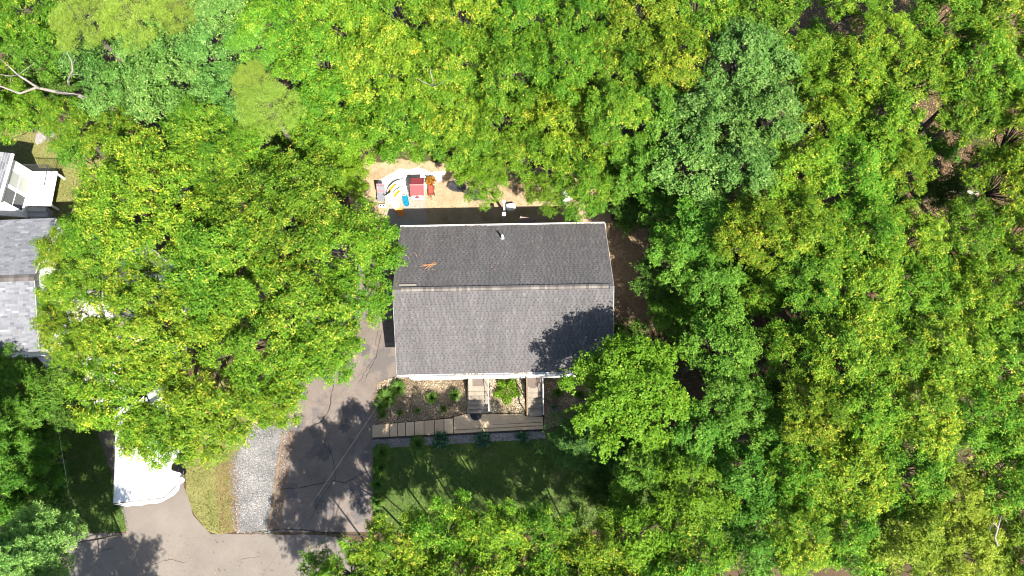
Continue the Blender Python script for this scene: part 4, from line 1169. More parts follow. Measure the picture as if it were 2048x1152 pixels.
def leaves(C, N, per, L, wr, rng, rt, el=(-.45, .55), crease=0.15):
    """C rosette centres, N rosette axes; returns leaf quads"""
    k = len(C)
    t1 = unit(np.cross(N, rng.normal(0, 1, (k, 3)))); t2 = np.cross(N, t1)
    C = np.repeat(C, per, 0); N = np.repeat(N, per, 0); t1 = np.repeat(t1, per, 0); t2 = np.repeat(t2, per, 0); rt = np.repeat(rt, per)
    n = len(C)
    a = (np.tile(np.arange(per), k) * (2*np.pi/per)) + rng.normal(0, .5, n)
    e = rng.uniform(el[0], el[1], n)
    D = unit(np.cos(a)[:, None]*t1 + np.sin(a)[:, None]*t2 + e[:, None]*N)
    S = unit(np.cross(N, D) + rng.normal(0, .35, (n, 3)))
    l = (L * rng.uniform(.6, 1.25, n))[:, None]
    B = C + D*l*.15 + rng.normal(0, L*.15, (n, 3))
    up = np.cross(D, S)
    V = np.stack([B, B + D*l*.55 + S*l*wr*.5 + up*l*crease, B + D*l, B + D*l*.55 - S*l*wr*.5 + up*l*crease], 1)
    t = np.clip(rt + rng.normal(0, .16, n), 0, 1)
    return V.reshape(-1, 3), np.repeat(t, 4)

def broad_crown(name, R, Hc, lobes, ros, per, L, wr, seed, lr=.34, ragg=.5):
    rng = np.random.default_rng(seed)
    C = []; N = []; T = []; cen = []
    for i in range(lobes):
        a = i*2.39996 + rng.uniform(-.4, .4); q = math.sqrt((i+.5)/lobes)*.84
        rad = R*q*rng.uniform(.82, 1.12)
        z = Hc*(1 - (q*.95)**2.2)*rng.uniform(.42, 1.0) - .12*Hc*rng.uniform(0, 1)
        c = np.array([rad*math.cos(a), rad*math.sin(a), z]); cen.append(c)
        r = R*lr*rng.uniform(.7, 1.25)
        n = int(ros*rng.uniform(.7, 1.2)*(r/(R*lr))**1.6)
        u = unit(rng.normal(0, 1, (n, 3))); u[:, 2] = np.where(u[:, 2] < -.25, -u[:, 2], u[:, 2])
        # finger-like sprays: pull rosettes towards a few spoke directions
        sp = unit(rng.normal(0, 1, (9, 3)) + np.array([0, 0, .35])); pick = sp[rng.integers(0, 9, n)]
        m = rng.uniform(0, 1, n) < ragg
        u = unit(np.where(m[:, None], pick + .38*rng.normal(0, 1, (n, 3)), u))
        rr = r*rng.uniform(.12, 1, n)**.45*np.where(m, rng.uniform(.85, 1.75, n), 1)
        P = c + u*rr[:, None]*np.array([1, 1, .72])
        C.append(P); N.append(unit(u + np.array([0.12, -.22, 1.3]) + .42*rng.normal(0, 1, (n, 3))))
        T.append(np.clip(rng.normal(.48, .07) + rng.normal(0, .13, n) + (rng.uniform(0, 1, n) < .11)*.27, 0, 1))
    C = np.concatenate(C); N = np.concatenate(N); T = np.concatenate(T)
    V, t = leaves(C, N, per, L, wr, rng, T)
    me = np_mesh(name, V, np.arange(len(V)).reshape(-1, 4), M['oak'], t)
    # limbs reaching every lobe
    b = MB(); rj = random.Random(seed)
    base = Vector((0, 0, -.55*Hc))
    for c in cen:
        c = Vector(c); midp = base.lerp(c, .5) + Vector((rj.uniform(-.2, .2), rj.uniform(-.2, .2), -.15))*R*.4
        r0 = .035*R*.55*(1 if lobes < 15 else .6)
        b.tube([base, midp, c], [r0*1.5, r0, r0*.45], 5, cap=False)
        for _ in range(3):
            d = Vector((rj.gauss(0, 1), rj.gauss(0, 1), rj.gauss(.2, .6))).normalized()
            b.tube([midp.lerp(c, rj.uniform(.5, 1)), c + d*R*lr*rj.uniform(.6, 1.05)], [r0*.5, r0*.15], 4, cap=False)
    lm = bpy.data.meshes.new('limbs'); lm.from_pydata(b.v, [], b.f); lm.materials.append(M['bark'])
    return me, lm, Hc

def pine_crown(name, R, Hc, seed, ntuft=1500, L=.13):
    """soft white-pine top: flat plates of needle tufts"""
    rng = np.random.default_rng(seed); C = []; T = []
    cen = []
    for i in range(34):
        a = i*2.39996 + rng.uniform(-.3, .3); q = math.sqrt((i+.5)/34)
        c = np.array([R*.8*q*math.cos(a), R*.8*q*math.sin(a), Hc*(1-q)**.8*rng.uniform(.6, 1.05) + rng.uniform(-.25, .15)]); cen.append(c)
        n = ntuft//34
        ang = rng.uniform(0, 2*np.pi, n); rr = np.sqrt(rng.uniform(0, 1, n))*R*.215*rng.uniform(.7, 1.2)
        P = c + np.c_[rr*np.cos(ang), rr*np.sin(ang), rng.normal(0, .10, n) - .3*rr]
        C.append(P); T.append(np.clip(rng.normal(.5, .16, n), 0, 1))
    C = np.concatenate(C); T = np.concatenate(T); k = len(C)
    N = unit(np.c_[rng.normal(0, .5, (k, 2)), np.ones(k)])
    V, t = leaves(C, N, 13, L, .10, rng, T, (0., 1.3), 0)
    me = np_mesh(name, V, np.arange(len(V)).reshape(-1, 4), M['pine'], t)
    b = MB()
    for c in cen: b.tube([(0, 0, c[2]*.8-.35), (c[0], c[1], c[2]-.2)], [.03, .01], 4, cap=False)
    b.tube([(0, 0, -.5*Hc), (0, 0, Hc*.9)], [.10, .03], 6, cap=False)
    lm = bpy.data.meshes.new('limbs'); lm.from_pydata(b.v, [], b.f); lm.materials.append(M['bark'])
    return me, lm, Hc

def spruce_crown(name, R, Hc, seed, whorls=17, per=9, L=.09, flat=.35):
    """pointed conifer: whorls of branches with side sprays; crown from z=0 to Hc"""
    rng = np.random.default_rng(seed); C = []; N = []; T = []; b = MB()
    for w in range(whorls):
        f = w/(whorls-1); z = Hc*(.05 + .93*f); r = R*(1-f)**.85*rng.uniform(.85, 1.1) + .08
        nb = max(4, int(per*(1-.4*f)))
        for j in range(nb):
            a = j*2*np.pi/nb + w*.9 + rng.uniform(-.25, .25); rl = r*rng.uniform(.7, 1.12)
            d = np.array([math.cos(a), math.sin(a), 0]); s = np.array([-math.sin(a), math.cos(a), 0])
            tone = rng.normal(.5, .1)
            n = int(150*rl/R) + 10
            u = rng.uniform(.12, 1, n)**.75; side = rng.uniform(-1, 1, n)*(1-u*.75)*.42
            P = np.array([0, 0, z]) + d*(u*rl)[:, None] + s*(side*rl)[:, None] + np.array([0, 0, 1])*((-flat*u*u*rl*.6) + rng.normal(0, .04, n))[:, None]
            C.append(P); N.append(unit(d[None]*.8 + s[None]*np.sign(side)[:, None]*.5 + np.array([0, 0, .35]) + rng.normal(0, .25, (n, 3))))
            T.append(np.clip(tone + rng.normal(0, .12, n) + .15*(u > .85), 0, 1))
            b.tube([(0, 0, z), tuple(np.array([0, 0, z-flat*rl*.25]) + d*rl*.8)], [.03, .006], 4, cap=False)
    b.tube([(0, 0, -.3), (0, 0, Hc)], [.14, .02], 6, cap=False)
    C = np.concatenate(C); N = np.concatenate(N); T = np.concatenate(T)
    V, t = leaves(C, N, 9, L, .32, rng, T, (.2, 1.5), 0)
    me = np_mesh(name, V, np.arange(len(V)).reshape(-1, 4), M['spruce'], t)
    lm = bpy.data.meshes.new('limbs'); lm.from_pydata(b.v, [], b.f); lm.materials.append(M['bark'])
    return me, lm, Hc

OAK = [broad_crown('crown', 2.6, 2.5, 31, 96, 7, .128, .48, 100+i, .185, .75) for i in range(5)]
BIG = [broad_crown('crown', 4.2, 3.1, 80, 102, 7, .128, .48, 200+i, .12, .75) for i in range(3)]
MAP = [broad_crown('crown', 2.6, 2.5, 25, 122, 6, .125, .72, 300+i, .21, .75) for i in range(3)]
BMP = [broad_crown('crown', 3.3, 2.7, 40, 125, 6, .125, .72, 350, .172, .75)]
SPA = [broad_crown('crown', 2.6, 2.5, 20, 66, 7, .128, .48, 700+i, .19, .75) for i in range(2)]
SML = [broad_crown('crown', 1.5, 1.2, 9, 150, 6, .115, .6, 400+i, .36) for i in range(3)]
PIN = [pine_crown('crown', 1.9, 1.5, 500+i, 2000) for i in range(2)]
SPR = spruce_crown('crown', 2.3, 5.2, 600, 17, 10, .115)
HEM = spruce_crown('crown', 2.3, 4.2, 601, 14, 12, .10, .5)
SETS = {'oak': (OAK, 2.6), 'big': (BIG, 4.2), 'map': (MAP, 2.6), 'bmp': (BMP, 3.3), 'spa': (SPA, 2.6), 'sml': (SML, 1.5), 'pin': (PIN, 1.9), 'spr': ([SPR], 2.3), 'hem': ([HEM], 2.3)}
WORD = {'oak': 'yellow-green oak', 'oakwarm': 'golden-green oak', 'green': 'mid-green maple', 'bluegreen': 'blue-green maple', 'bright': 'bright green maple', 'pine': 'pale soft-needled pine', 'lime': 'pale lime-green oak', 'spruce': 'blue-green spruce', 'hemlock': 'dark feathery hemlock', 'shade': 'dark green sapling'}
NAME = {'oak': 'oak_tree', 'oakwarm': 'oak_tree', 'green': 'maple_tree', 'bluegreen': 'maple_tree', 'bright': 'maple_tree', 'pine': 'pine_tree', 'lime': 'oak_tree', 'spruce': 'spruce_tree', 'hemlock': 'hemlock_tree', 'shade': 'sapling'}
tr_rng = random.Random(77)
ROWS = {}
TRUNK_AVOID = []
def tree(px, py, ztop, r, mesh, mat, row=None, label=None, base=None, xy=None):
    pool, R0 = SETS[mesh]
    me, lm, Hc = tr_rng.choice(pool)
    s = r / R0
    sz = s * tr_rng.uniform(.9, 1.15)
    conifer = mesh in ('spr', 'hem')
    zc = ztop - Hc*sz
    if xy is None:
        vis = ztop - (.45*Hc*sz if not conifer else .7*Hc*sz)
        p = at(px, py, vis)
    else: p = Vector((xy[0], xy[1], 0))
    bx_ = Vector(base) if base else Vector((p.x + tr_rng.uniform(-.5, .5), p.y + tr_rng.uniform(-.5, .5)))
    if conifer or mesh == 'pin': bx_ = Vector((p.x, p.y))
    root = empty(NAME[mat], (bx_.x, bx_.y, 0))
    off = Vector((p.x - bx_.x, p.y - bx_.y, zc))
    rz = tr_rng.uniform(0, 6.28)
    for nm, me_ in (('crown', me), ('limbs', lm)):
        o = link(nm, me_, root, off, rz); o.scale = (s, s*tr_rng.uniform(.9, 1.1) if nm == 'crown' else s, sz)
        if nm == 'crown':
            o.material_slots[0].link = 'OBJECT'; o.material_slots[0].material = M[mat]
            sy = o.scale[1]
        else: o.scale[1] = sy
    t = MB(); topz = zc - (.5*Hc*sz if not conifer else .2)
    if mesh == 'pin': topz = zc - .4*Hc*sz
    topz = max(topz, .25)
    tr = .05 + .028*r if mesh != 'sml' else .03
    tr = tr * (1 + ztop/30) * (.3 if p.y < -1 else 1)
    e = Vector((off.x, off.y, topz + .1))
    t.tube([(0, 0, -.05), (0, 0, .12), tuple(Vector((e.x*.35, e.y*.35, e.z*.5))), tuple(e)], [tr*1.7, tr*1.2, tr, tr*.75], 9)
    t.build('trunk', M['bark'], root, smooth=True)
    root['category'] = 'sapling' if mat == 'shade' else 'tree'
    if label: root['label'] = label
    if row:
        ROWS.setdefault(row, []).append((px, root, mat))
    return root

T = tree
# left: large oaks between the houses
T(285, 385, 11.0, 4.3, 'big', 'oakwarm', label='large golden-green oak just right of the white deck')
T(545, 420, 11.0, 4.3, 'big', 'oak', label='large yellow-green oak left of the toy slide, over the yard')
T(300, 640, 10.5, 4.0, 'big', 'oakwarm', label='large golden-green oak overhanging the neighbour roof', base=at(330, 620)[:2])
T(545, 650, 10.6, 4.3, 'big', 'oak', label='large yellow-green oak over the upper driveway', base=at(560, 640)[:2])
T(700, 480, 9.5, 2.5, 'oak', 'oak', label='oak crown touching the left edge of the dark roof')
T(415, 815, 10.0, 2.7, 'oak', 'oakwarm', label='golden-green oak above the dry grass island', base=at(425, 860)[:2])
T(225, 775, 9.8, 2.7, 'oak', 'oakwarm', label='oak with drooping tips over the top of the shaded left lawn', base=at(170, 790)[:2])
T(545, 800, 9.0, 1.6, 'oak', 'oakwarm', label='small oak crown over the gravel strip and driveway edge', base=at(520, 820)[:2])
T(330, 850, 9.0, 1.9, 'oak', 'oak', label='oak crown directly above the covered camper', base=at(400, 850)[:2])
T(118, 500, 7.4, 1.6, 'oak', 'oakwarm', label='oak crown at the right end of the neighbour roof ridge', base=at(215, 540)[:2])
T(112, 650, 7.4, 1.6, 'oak', 'oakwarm', label='oak crown hanging over the lower right corner of the neighbour roof', base=at(215, 660)[:2])
T(640, 700, 9.0, 2.0, 'oak', 'oak', label='oak crown at the lower right of the left mass, over the drive', base=at(600, 690)[:2])
T(175, 470, 9.5, 2.0, 'oak', 'oak', label='oak crown between the deck stairs and the neighbour roof', base=at(235, 490)[:2])
T(160, 560, 9.3, 1.9, 'oak', 'oakwarm', label='oak crown over the pale pavement beside the neighbour gable', base=at(235, 570)[:2])
T(165, 690, 9.0, 1.7, 'oak', 'oakwarm', label='oak crown below the neighbour roof corner, above the left lawn', base=at(230, 690)[:2])
T(705, 590, 8.6, 2.0, 'oak', 'oak', label='oak crown just left of the roof ridge end', base=at(665, 600)[:2])
T(112, 582, 7.4, 1.35, 'oak', 'oakwarm', label='small oak crown just below the neighbour roof ridge end', base=at(200, 600)[:2])
T(288, 862, 8.6, 1.75, 'oak', 'oakwarm', label='oak crown over the left rear of the covered camper', base=at(215, 850)[:2])
T(760, 500, 7.4, 1.0, 'oak', 'oak', label='small leafy bough reaching over the left roof edge', base=at(735, 500)[:2])
T(420, 520, 11.2, 2.6, 'oak', 'oak', label='oak crown filling the middle of the large left oaks')

# woods behind the house, row by row
row = 'in the top row'
for px, py, z, r, me_, mt in [(-70,20,9.5,2.6,'oak','green'),(40,10,9,2.3,'oak','oak'),(150,25,11,1.9,'pin','pine'),(250,10,11,2.1,'pin','pine'),(345,5,9.5,1.6,'pin','pine'),(430,10,9,2.2,'map','bluegreen'),(545,20,10,2.5,'oak','oak'),
    (670,15,10.2,2.6,'oak','oakwarm'),(800,5,9.8,2.5,'oak','oak'),(925,15,10.5,2.6,'oak','oakwarm'),(1050,10,10,2.4,'oak','oak'),(1165,10,10.2,2.3,'oak','oak'),(1290,5,10.5,2.5,'oak','oakwarm'),(1410,0,10.3,2.4,'oak','oak'),(1530,-5,10.4,2.3,'oak','oak'),
    (1720,-15,9.5,2.0,'oak','oak'),(1790,60,10.2,1.7,'oak','oakwarm'),(1905,20,10.5,2.5,'oak','oak'),(2020,0,11,2.6,'oak','oakwarm'),(2130,30,10,2.5,'oak','oak')]:
    T(px, py, z, r, me_, mt, row)
row = 'in the second row'
for px, py, z, r, me_, mt in [(-60,150,8,2.3,'oak','oak'),(60,90,7.5,2.3,'oak','green'),(185,110,7.8,2.2,'map','bluegreen'),(300,95,9,2.5,'map','bluegreen'),(415,100,9.2,2.3,'map','bluegreen'),(515,80,9,1.7,'map','green'),(630,120,10,2.5,'oak','oak'),
    (760,115,10.2,2.6,'oak','oakwarm'),(890,110,9.6,2.4,'oak','oak'),(1015,120,10.2,2.5,'oak','oak'),(1130,115,10.1,2.3,'oak','oak'),(1245,120,9,2.2,'oak','oak'),(1355,105,10.2,2.4,'oak','oakwarm'),(1500,110,11.0,2.5,'map','bluegreen'),(1610,110,9.8,2.0,'oak','oak'),
    (1715,135,10.2,2.4,'oak','oakwarm'),(1860,130,10.2,2.3,'oak','oakwarm'),(1985,130,11,2.6,'oak','oak'),(2110,140,10.5,2.6,'oak','oakwarm')]:
    T(px, py, z, r, me_, mt, row)
row = 'in the third row'
for px, py, z, r, me_, mt in [(20,215,6.0,2.0,'oak','oak'),(120,235,6.5,1.8,'oak','oak'),(220,190,8.2,2.0,'map','bluegreen'),(330,180,9.5,2.4,'map','bluegreen'),(435,175,9.2,2.0,'map','bluegreen'),(495,150,9.6,1.3,'pin','pine'),(530,205,10.3,1.9,'pin','pine'),(645,225,10,2.4,'oak','oak'),
    (770,220,10.4,2.5,'oak','oak'),(895,205,9.8,2.3,'oak','oakwarm'),(1010,225,9.4,2.2,'oak','oak'),(1125,215,10.3,2.4,'oak','oakwarm'),(1235,225,9.8,2.1,'oak','oak'),(1330,215,9.2,1.9,'map','green'),(1425,220,10.4,2.2,'map','bluegreen'),(1540,220,10.6,2.3,'map','bluegreen'),
    (1670,235,10.0,2.3,'oak','oakwarm'),(1780,240,10.4,2.3,'oak','oak'),(1960,210,10.2,2.0,'oak','oak'),(2080,250,10.8,2.7,'oak','oakwarm')]:
    if 560 < px < 1230: z -= 2.2; q = at(px, py, z-1.5); T(px, py, z, r*1.06, me_, mt, row, base=(q.x, q.y+1.5))
    else: T(px, py, z, r, me_, mt, row)
row = 'in the fourth row'
for px, py, z, r, me_, mt in [(640,325,9.0,2.1,'map','bright'),(740,275,9.2,1.7,'map','bright'),(700,355,8.4,1.1,'map','bright'),(845,262,9.8,1.7,'oak','oak'),(940,285,9.6,1.7,'oak','oak'),(1055,290,9.6,1.9,'oak','oak'),(1170,300,9.8,2.0,'oak','oakwarm'),
    (1290,320,7.5,2.0,'map','green'),(1400,330,9.2,2.3,'map','bluegreen'),(1500,335,9.8,2.0,'map','bluegreen'),(1600,330,10.2,2.4,'oak','oakwarm'),(1720,340,10.3,2.4,'oak','oak'),(1815,320,9.8,1.7,'oak','oakwarm'),(2040,350,10.2,2.2,'oak','oakwarm'),(2130,360,10.4,2.4,'oak','oak')]:
    if px < 1230: z -= 3.4; q = at(px, py, z-1); T(px, py, z, r*1.12, me_, mt, row, base=(q.x, q.y+1.2))
    else: T(px, py, z, r, me_, mt, row)
T(965, 348, 5.6, 1.8, 'oak', 'bright', label='low bright green oak leaning over the sand behind the house', base=at(985, 325)[:2])
T(1092, 378, 5.4, 1.35, 'oak', 'oak', label='small oak bough over the sand right of the white post', base=at(1100, 345)[:2])
T(1170, 372, 6.2, 1.8, 'oak', 'oak', label='oak branch mass closest to the north eave of the roof', base=at(1175, 345)[:2])
T(1245, 350, 5.2, 1.4, 'map', 'green', label='shaded maple beyond the north-east corner of the roof')
T(385, 250, 9.6, 2.1, 'oak', 'oak', label='oak crown just below the blue-green maples at the upper left')
T(430, 325, 9.8, 1.8, 'oak', 'oak', label='oak crown in the dip between the two upper large left oaks')
T(495, 285, 9.2, 1.7, 'oak', 'oak', label='oak crown below the pale pine')
T(215, 265, 8.4, 1.7, 'oak', 'oakwarm', label='oak crown right of the rocks above the back lawn')
T(140, 300, 3.4, 1.2, 'sml', 'green', label='leafy sapling right of the back lawn')
row = 'in the fifth row, right of the roof'
for px, py, z, r, me_, mt in [(1330,430,5.2,1.6,'map','green'),(1360,500,7.2,1.9,'map','green'),(1430,440,8.2,2.0,'map','green'),(1515,455,10,2.2,'oak','oakwarm'),(1620,450,10.4,2.4,'oak','oakwarm'),(1730,460,10.2,2.4,'oak','oak'),(1835,470,9.6,2.1,'oak','oakwarm'),(1950,470,9.4,2.2,'oak','oak'),(2070,470,10.0,2.4,'oak','oakwarm')]:
    T(px, py, z, r, me_, mt, row)
row = 'in the sixth row, right of the roof'
for px, py, z, r, me_, mt in [(1425,555,7.4,1.9,'map','green'),(1530,580,7.0,1.8,'oak','oak'),(1640,560,9.6,2.2,'oak','oak'),(1745,580,9.9,2.3,'oak','oakwarm'),(1860,575,9.4,2.2,'oak','oak'),(1970,590,10,2.4,'oak','oakwarm'),(2090,600,10,2.4,'oak','oak')]:
    T(px, py, z, r, me_, mt, row)
T(1262, 775, 8.9, 3.4, 'bmp', 'bright', label='bright green maple overlapping the lower right roof corner', base=at(1290, 770)[:2])
row = 'in the seventh row, right of the steps'
for px, py, z, r, me_, mt in [(1450,690,8.2,2.2,'map','green'),(1480,790,8.2,1.9,'map','green'),(1600,700,8.2,2.0,'oak','oak'),(1700,690,9.9,2.3,'oak','oakwarm'),(1810,700,9.6,2.2,'oak','oak'),(1920,700,10,2.4,'oak','oakwarm'),(2040,720,9.8,2.4,'oak','oak')]:
    T(px, py, z, r, me_, mt, row)
T(1165, 880, 5.6, 1.9, 'hem', 'hemlock', label='dark feathery hemlock at the right end of the front lawn')
T(1235, 915, 5.0, 1.7, 'hem', 'hemlock', label='smaller dark hemlock below the bright green maple')
row = 'in the eighth row, right of the lawn'
for px, py, z, r, me_, mt in [(1400,880,7.2,1.8,'map','green'),(1540,870,7.6,1.9,'map','green'),(1640,830,9.4,2.1,'oak','oakwarm'),(1745,820,9.8,2.3,'oak','oak'),(1860,830,9.8,2.3,'oak','oakwarm'),(1980,840,9.8,2.4,'oak','oak'),(2090,860,9.6,2.4,'oak','oakwarm')]:
    T(px, py, z, r, me_, mt, row)
row = 'in the row above the bottom row'
for px, py, z, r, me_, mt in [(1290,955,7.2,1.7,'map','green'),(1385,1000,8.8,2.0,'map','bright'),(1500,970,8.2,2.0,'map','green'),(1610,950,8.9,2.1,'oak','oak'),(1720,950,9.6,2.2,'oak','oakwarm'),(1830,950,9.4,2.2,'oak','oak'),(1930,1000,9.2,2.0,'oak','lime'),(2040,970,9.6,2.3,'oak','oak')]:
    T(px, py, z, r, me_, mt, row)
row = 'in the bottom row of trees'
for px, py, z, r, me_, mt, bs in [(680,1165,9.6,2.0,'oak','oak',(-6.2,-3.3)),(785,1110,9.4,2.0,'oak','oakwarm',(-4.6,-2.9)),(885,1075,9.4,2.0,'oak','oak',(-2.9,-2.7)),(985,1085,9.6,2.0,'oak','oakwarm',(-.8,-2.9)),(1090,1090,9.4,2.0,'oak','oak',(1.6,-3.2)),(1190,1110,9.2,2.0,'oak','oakwarm',None),(1290,1085,9.0,2.0,'map','bright',None),
    (1390,1115,9.2,2.1,'oak','oak',None),(1500,1090,8.6,2.1,'map','green',None),(1610,1070,8.8,2.1,'oak','oakwarm',None),(1720,1080,9.0,2.0,'oak','oak',None),(1830,1085,9.6,2.2,'oak','lime',None),(1940,1100,9.4,2.2,'oak','lime',None),(2050,1100,9.2,2.3,'oak','oakwarm',None)]:
    T(px, py, z, r, me_, mt, row, base=bs)
# just below the frame: their tops reach in and their shade falls on drive, lawn and road
for px, py, z, r, me_, mt, bs, lb in [(790,1215,10.2,2.4,'oak','oak',(-2.2,-6.2),'oak cut by the photo bottom edge right of the driveway shade'),(930,1205,10.4,2.4,'oak','oakwarm',(-1.6,-5.2),'oak cut by the bottom edge below the front steps'),
    (1070,1210,10.2,2.4,'oak','oak',(1.4,-5.4),'oak cut by the bottom edge below the right steps'),(1220,1215,10.0,2.4,'oak','oakwarm',None,'oak cut by the bottom edge below the hemlocks'),(1370,1220,10.0,2.4,'oak','oak',None,'oak cut by the bottom edge below the bright maple')]:
    T(px, py, z, r, me_, mt, label=lb, base=bs)
for x, y, z, r, bs, lb in [(-17.4, -12.0, 10.5, 2.1, None, 'oak across the road whose shade falls below the camper'), (-22.6, -12.0, 11.5, 2.9, None, 'oak across the road shading the left end of the road'), (-27.5, -11.5, 11, 2.7, None, 'oak across the road beyond the left photo edge'),
    (-20.6, -8.3, 9.5, 2.2, (-21.2, -10.4), 'oak below the photo shading the lower left lawn'), (-19.6, -6.9, 10.8, 2.1, (-20.6, -10.3), 'tall oak below the photo shading the left lawn'), (-25.5, -2.0, 14.5, 3.0, (-33.0, -1.5), 'tall oak beyond the left edge shading the low trees'),
    (-7.4, -6.7, 10.4, 2.3, (-6.6, -6.4), 'oak just below the photo shading the middle of the driveway'), (-7.0, -10.2, 12.5, 2.6, (-6.2, -10.0), 'taller oak below the photo shading the foot of the driveway'),
    (2.6, -9.4, 11.5, 2.4, None, 'oak below the photo shading the lawn'), (-19.4, -11.2, 9.0, 2.2, None, 'middle oak across the road left of the driveway')]:
    T(0, 0, z, r, 'spa' if x > 0 else 'oak', 'oak', xy=(x, y), label=lb, base=bs)
# lower left
row = 'in the shaded lower left group'
for px, py, z, r, me_, mt in [(10,765,4.6,1.8,'map','green'),(95,765,4.0,1.4,'sml','green'),(40,835,4.4,2.0,'oak','green'),(110,850,3.2,1.3,'sml','shade'),(50,930,4.0,2.1,'oak','green'),(30,1010,3.6,1.9,'oak','shade'),(95,1010,2.6,1.0,'sml','shade'),(-60,880,6.5,2.4,'oak','green'),(-60,1010,6,2.3,'oak','green'),(-50,740,5.5,2.0,'oak','green')]:
    T(px, py, z, r, me_, mt, row)
T(40, 1105, 11.5, 2.1, 'spr', 'spruce', label='blue-green spruce in the lower left corner over the road', base=None)
# understory filling the gaps
row = 'among the low saplings of the woodland gaps'
us = random.Random(9)
spots = [(1255,700),(1330,640),(1390,620),(1480,620),(1300,560),(1340,380),(1280,420),(1220,330),(1580,660),(1660,760),(1850,390),(1910,390),(1975,330),(1880,300),(1790,410),(1620,500),(1760,520),(1900,540),(1560,800),(1450,930),(1570,930),(1680,900),(1340,900),(1330,1020),(1450,1050),(1570,1010),(1210,980),(1250,1030),(1650,60),(1690,90),(1840,120),(1750,190),(700,70),(830,60),(960,60),(1090,70),(1210,60),(1330,50),(1060,170),(940,160),(1180,170),(1290,170),(820,170),(700,170),(910,250),(1060,265),(560,270),(600,180),(480,230),(380,130),(270,150),(110,170),(60,160),(150,60),(1380,280),(1480,280),(1640,180),(1920,250),(1500,520),(1790,640),(2000,650),(1890,770),(1780,890),(1900,920),(1950,540),(1680,1010),(1780,1030),(1870,1040)]
for i, (px, py) in enumerate(spots):
    z = us.uniform(2.2, 4.6)
    T(px + us.uniform(-15, 15), py + us.uniform(-12, 12), z, us.uniform(.9, 1.6), 'sml', 'shade' if us.random() < .6 else 'green', row)

# the labels of the rows: counted from the left
ORD = ['first','second','third','fourth','fifth','sixth','seventh','eighth','ninth','tenth','eleventh','twelfth','thirteenth','fourteenth','fifteenth','sixteenth','seventeenth','eighteenth','nineteenth','twentieth']
def ordn(i):
    if i < 20: return ORD[i]
    t, u = divmod(i+1, 10); tn = {2:'twenty',3:'thirty',4:'forty',5:'fifty',6:'sixty',7:'seventy'}[t]
    return (tn + '-' + ORD[u-1]) if u else {20:'twentieth',30:'thirtieth',40:'fortieth',50:'fiftieth',60:'sixtieth',70:'seventieth'}[i+1]
for rname, lst in ROWS.items():
    lst.sort(key=lambda t: t[0])
    for i, (px, root, mt) in enumerate(lst):
        root['label'] = f'{WORD[mt] if "saplings" not in rname else "low leafy sapling"} {ordn(i)} from the left {rname}'
        root['group'] = 'trees ' + rname if 'saplings' not in rname else 'low saplings in the woodland gaps'
        if 'saplings' in rname: root['category'] = 'sapling'

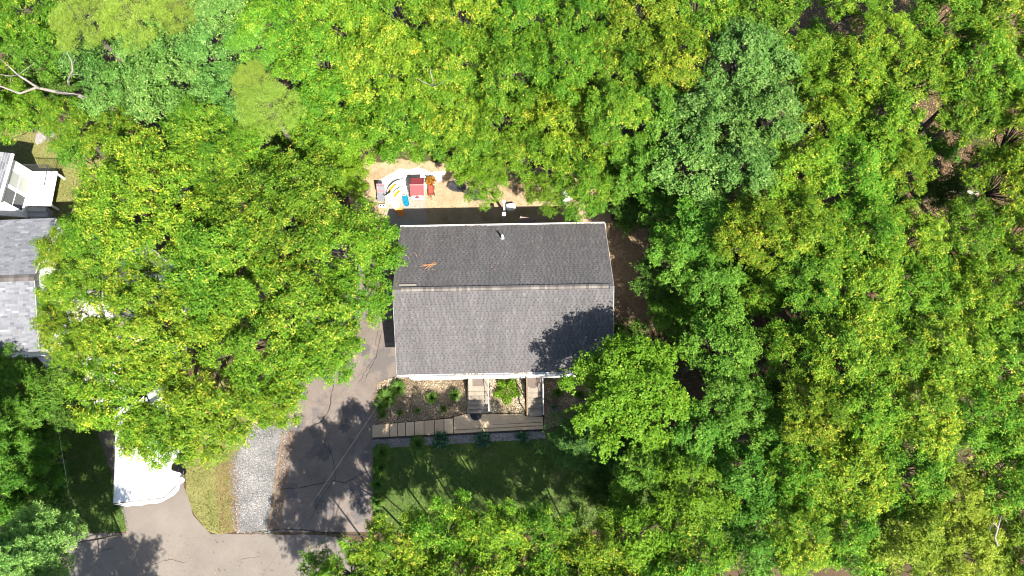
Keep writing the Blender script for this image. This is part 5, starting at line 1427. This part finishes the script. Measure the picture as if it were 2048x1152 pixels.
# dead trees with bare pale limbs
def dead(name, pts, label):
    o0 = None
    root = empty(name, (pts[0][0][0].x, pts[0][0][0].y, 0)); tag(root, label, 'dead tree')
    for i, (P, R_) in enumerate(pts):
        m = MB(); m.tube([p - Vector((root.location.x, root.location.y, 0)) for p in P], [q*.72 for q in R_], 7); m.build('trunk' if i == 0 else 'branch', M['deadwood'], root, smooth=True)
z0 = 9.0
A = lambda x, y, z: at(x, y, z)
dead('dead_tree', [
    ([A(190,205,0.0), A(180,200,4.0), A(155,190,7.5)], [.22, .18, .14]),
    ([A(155,190,7.5), A(110,183,9.0), A(72,175,9.6), A(40,187,9.8), A(0,172,10), A(-40,160,10)], [.12, .11, .09, .07, .05, .03]),
    ([A(78,177,9.6), A(55,162,10), A(36,150,10.3), A(20,135,10.5), A(0,117,10.6)], [.09, .08, .06, .045, .03]),
    ([A(36,150,10.3), A(20,152,10.6), A(0,149,10.8)], [.04, .03, .015]),
    ([A(36,150,10.3), A(52,138,10.6), A(70,125,10.9)], [.03, .02, .01]),
    ([A(110,183,9.0), A(150,188,9.2), A(175,196,9.0)], [.05, .035, .015]),
    ([A(20,152,10.6), A(22,165,10.7)], [.025, .012]),
], 'bare pale dead tree forking among leaves near the upper left corner')
dead('dead_tree', [
    ([A(136,175,0), A(138,170,4), A(136,160,8.2)], [.12, .10, .07]),
    ([A(136,160,8.2), A(146,140,8.8), A(143,122,9.2), A(132,102,9.5)], [.07, .06, .045, .02]),
    ([A(143,150,8.6), A(156,148,8.8)], [.035, .015]),
    ([A(146,128,9.1), A(150,118,9.4)], [.03, .012]),
], 'thin upright bare pale snag right of the forked dead tree')
dead('dead_tree', [
    ([A(1998,1080,0), A(1997,1085,5), A(1995,1090,9.2)], [.14, .12, .07]),
    ([A(1995,1090,9.2), A(1990,1075,9.8), A(1996,1055,10.2), A(2003,1030,10.4)], [.06, .055, .045, .02]),
    ([A(1996,1055,10.2), A(1986,1045,10.4), A(1978,1062,10.5)], [.035, .025, .012]),
    ([A(2003,1030,10.4), A(2015,1045,10.5)], [.02, .01]),
], 'bare pale snag among lime oak tops near the lower right corner')
dead('dead_tree', [
    ([A(868,180,0), A(868,176,5), A(868,172,9.5)], [.12, .10, .06]),
    ([A(868,172,9.5), A(864,155,10.3), A(860,138,10.7)], [.05, .035, .015]),
    ([A(868,172,9.5), A(848,165,10.2), A(834,156,10.6)], [.035, .025, .012]),
    ([A(868,172,9.5), A(884,166,10.2), A(890,160,10.6)], [.03, .02, .01]),
], 'bare grey branches showing in the oaks behind the house')
# fallen logs in the clearing on the right
for (a_, b_, r_, lb) in (((1852,378),(1955,386), .16, 'upper fallen grey log in the clearing at the right'), ((1890,396),(1925,410), .09, 'lower short fallen log in the clearing at the right')):
    p, q = at(*a_, .15), at(*b_, .15); m = MB(); m.tube([p, p.lerp(q, .4) + Vector((0, .05, .02)), q], [r_*1.15, r_, r_*.8], 10)
    tag(m.build('fallen_log', M['deadwood'], smooth=True), lb, 'log')
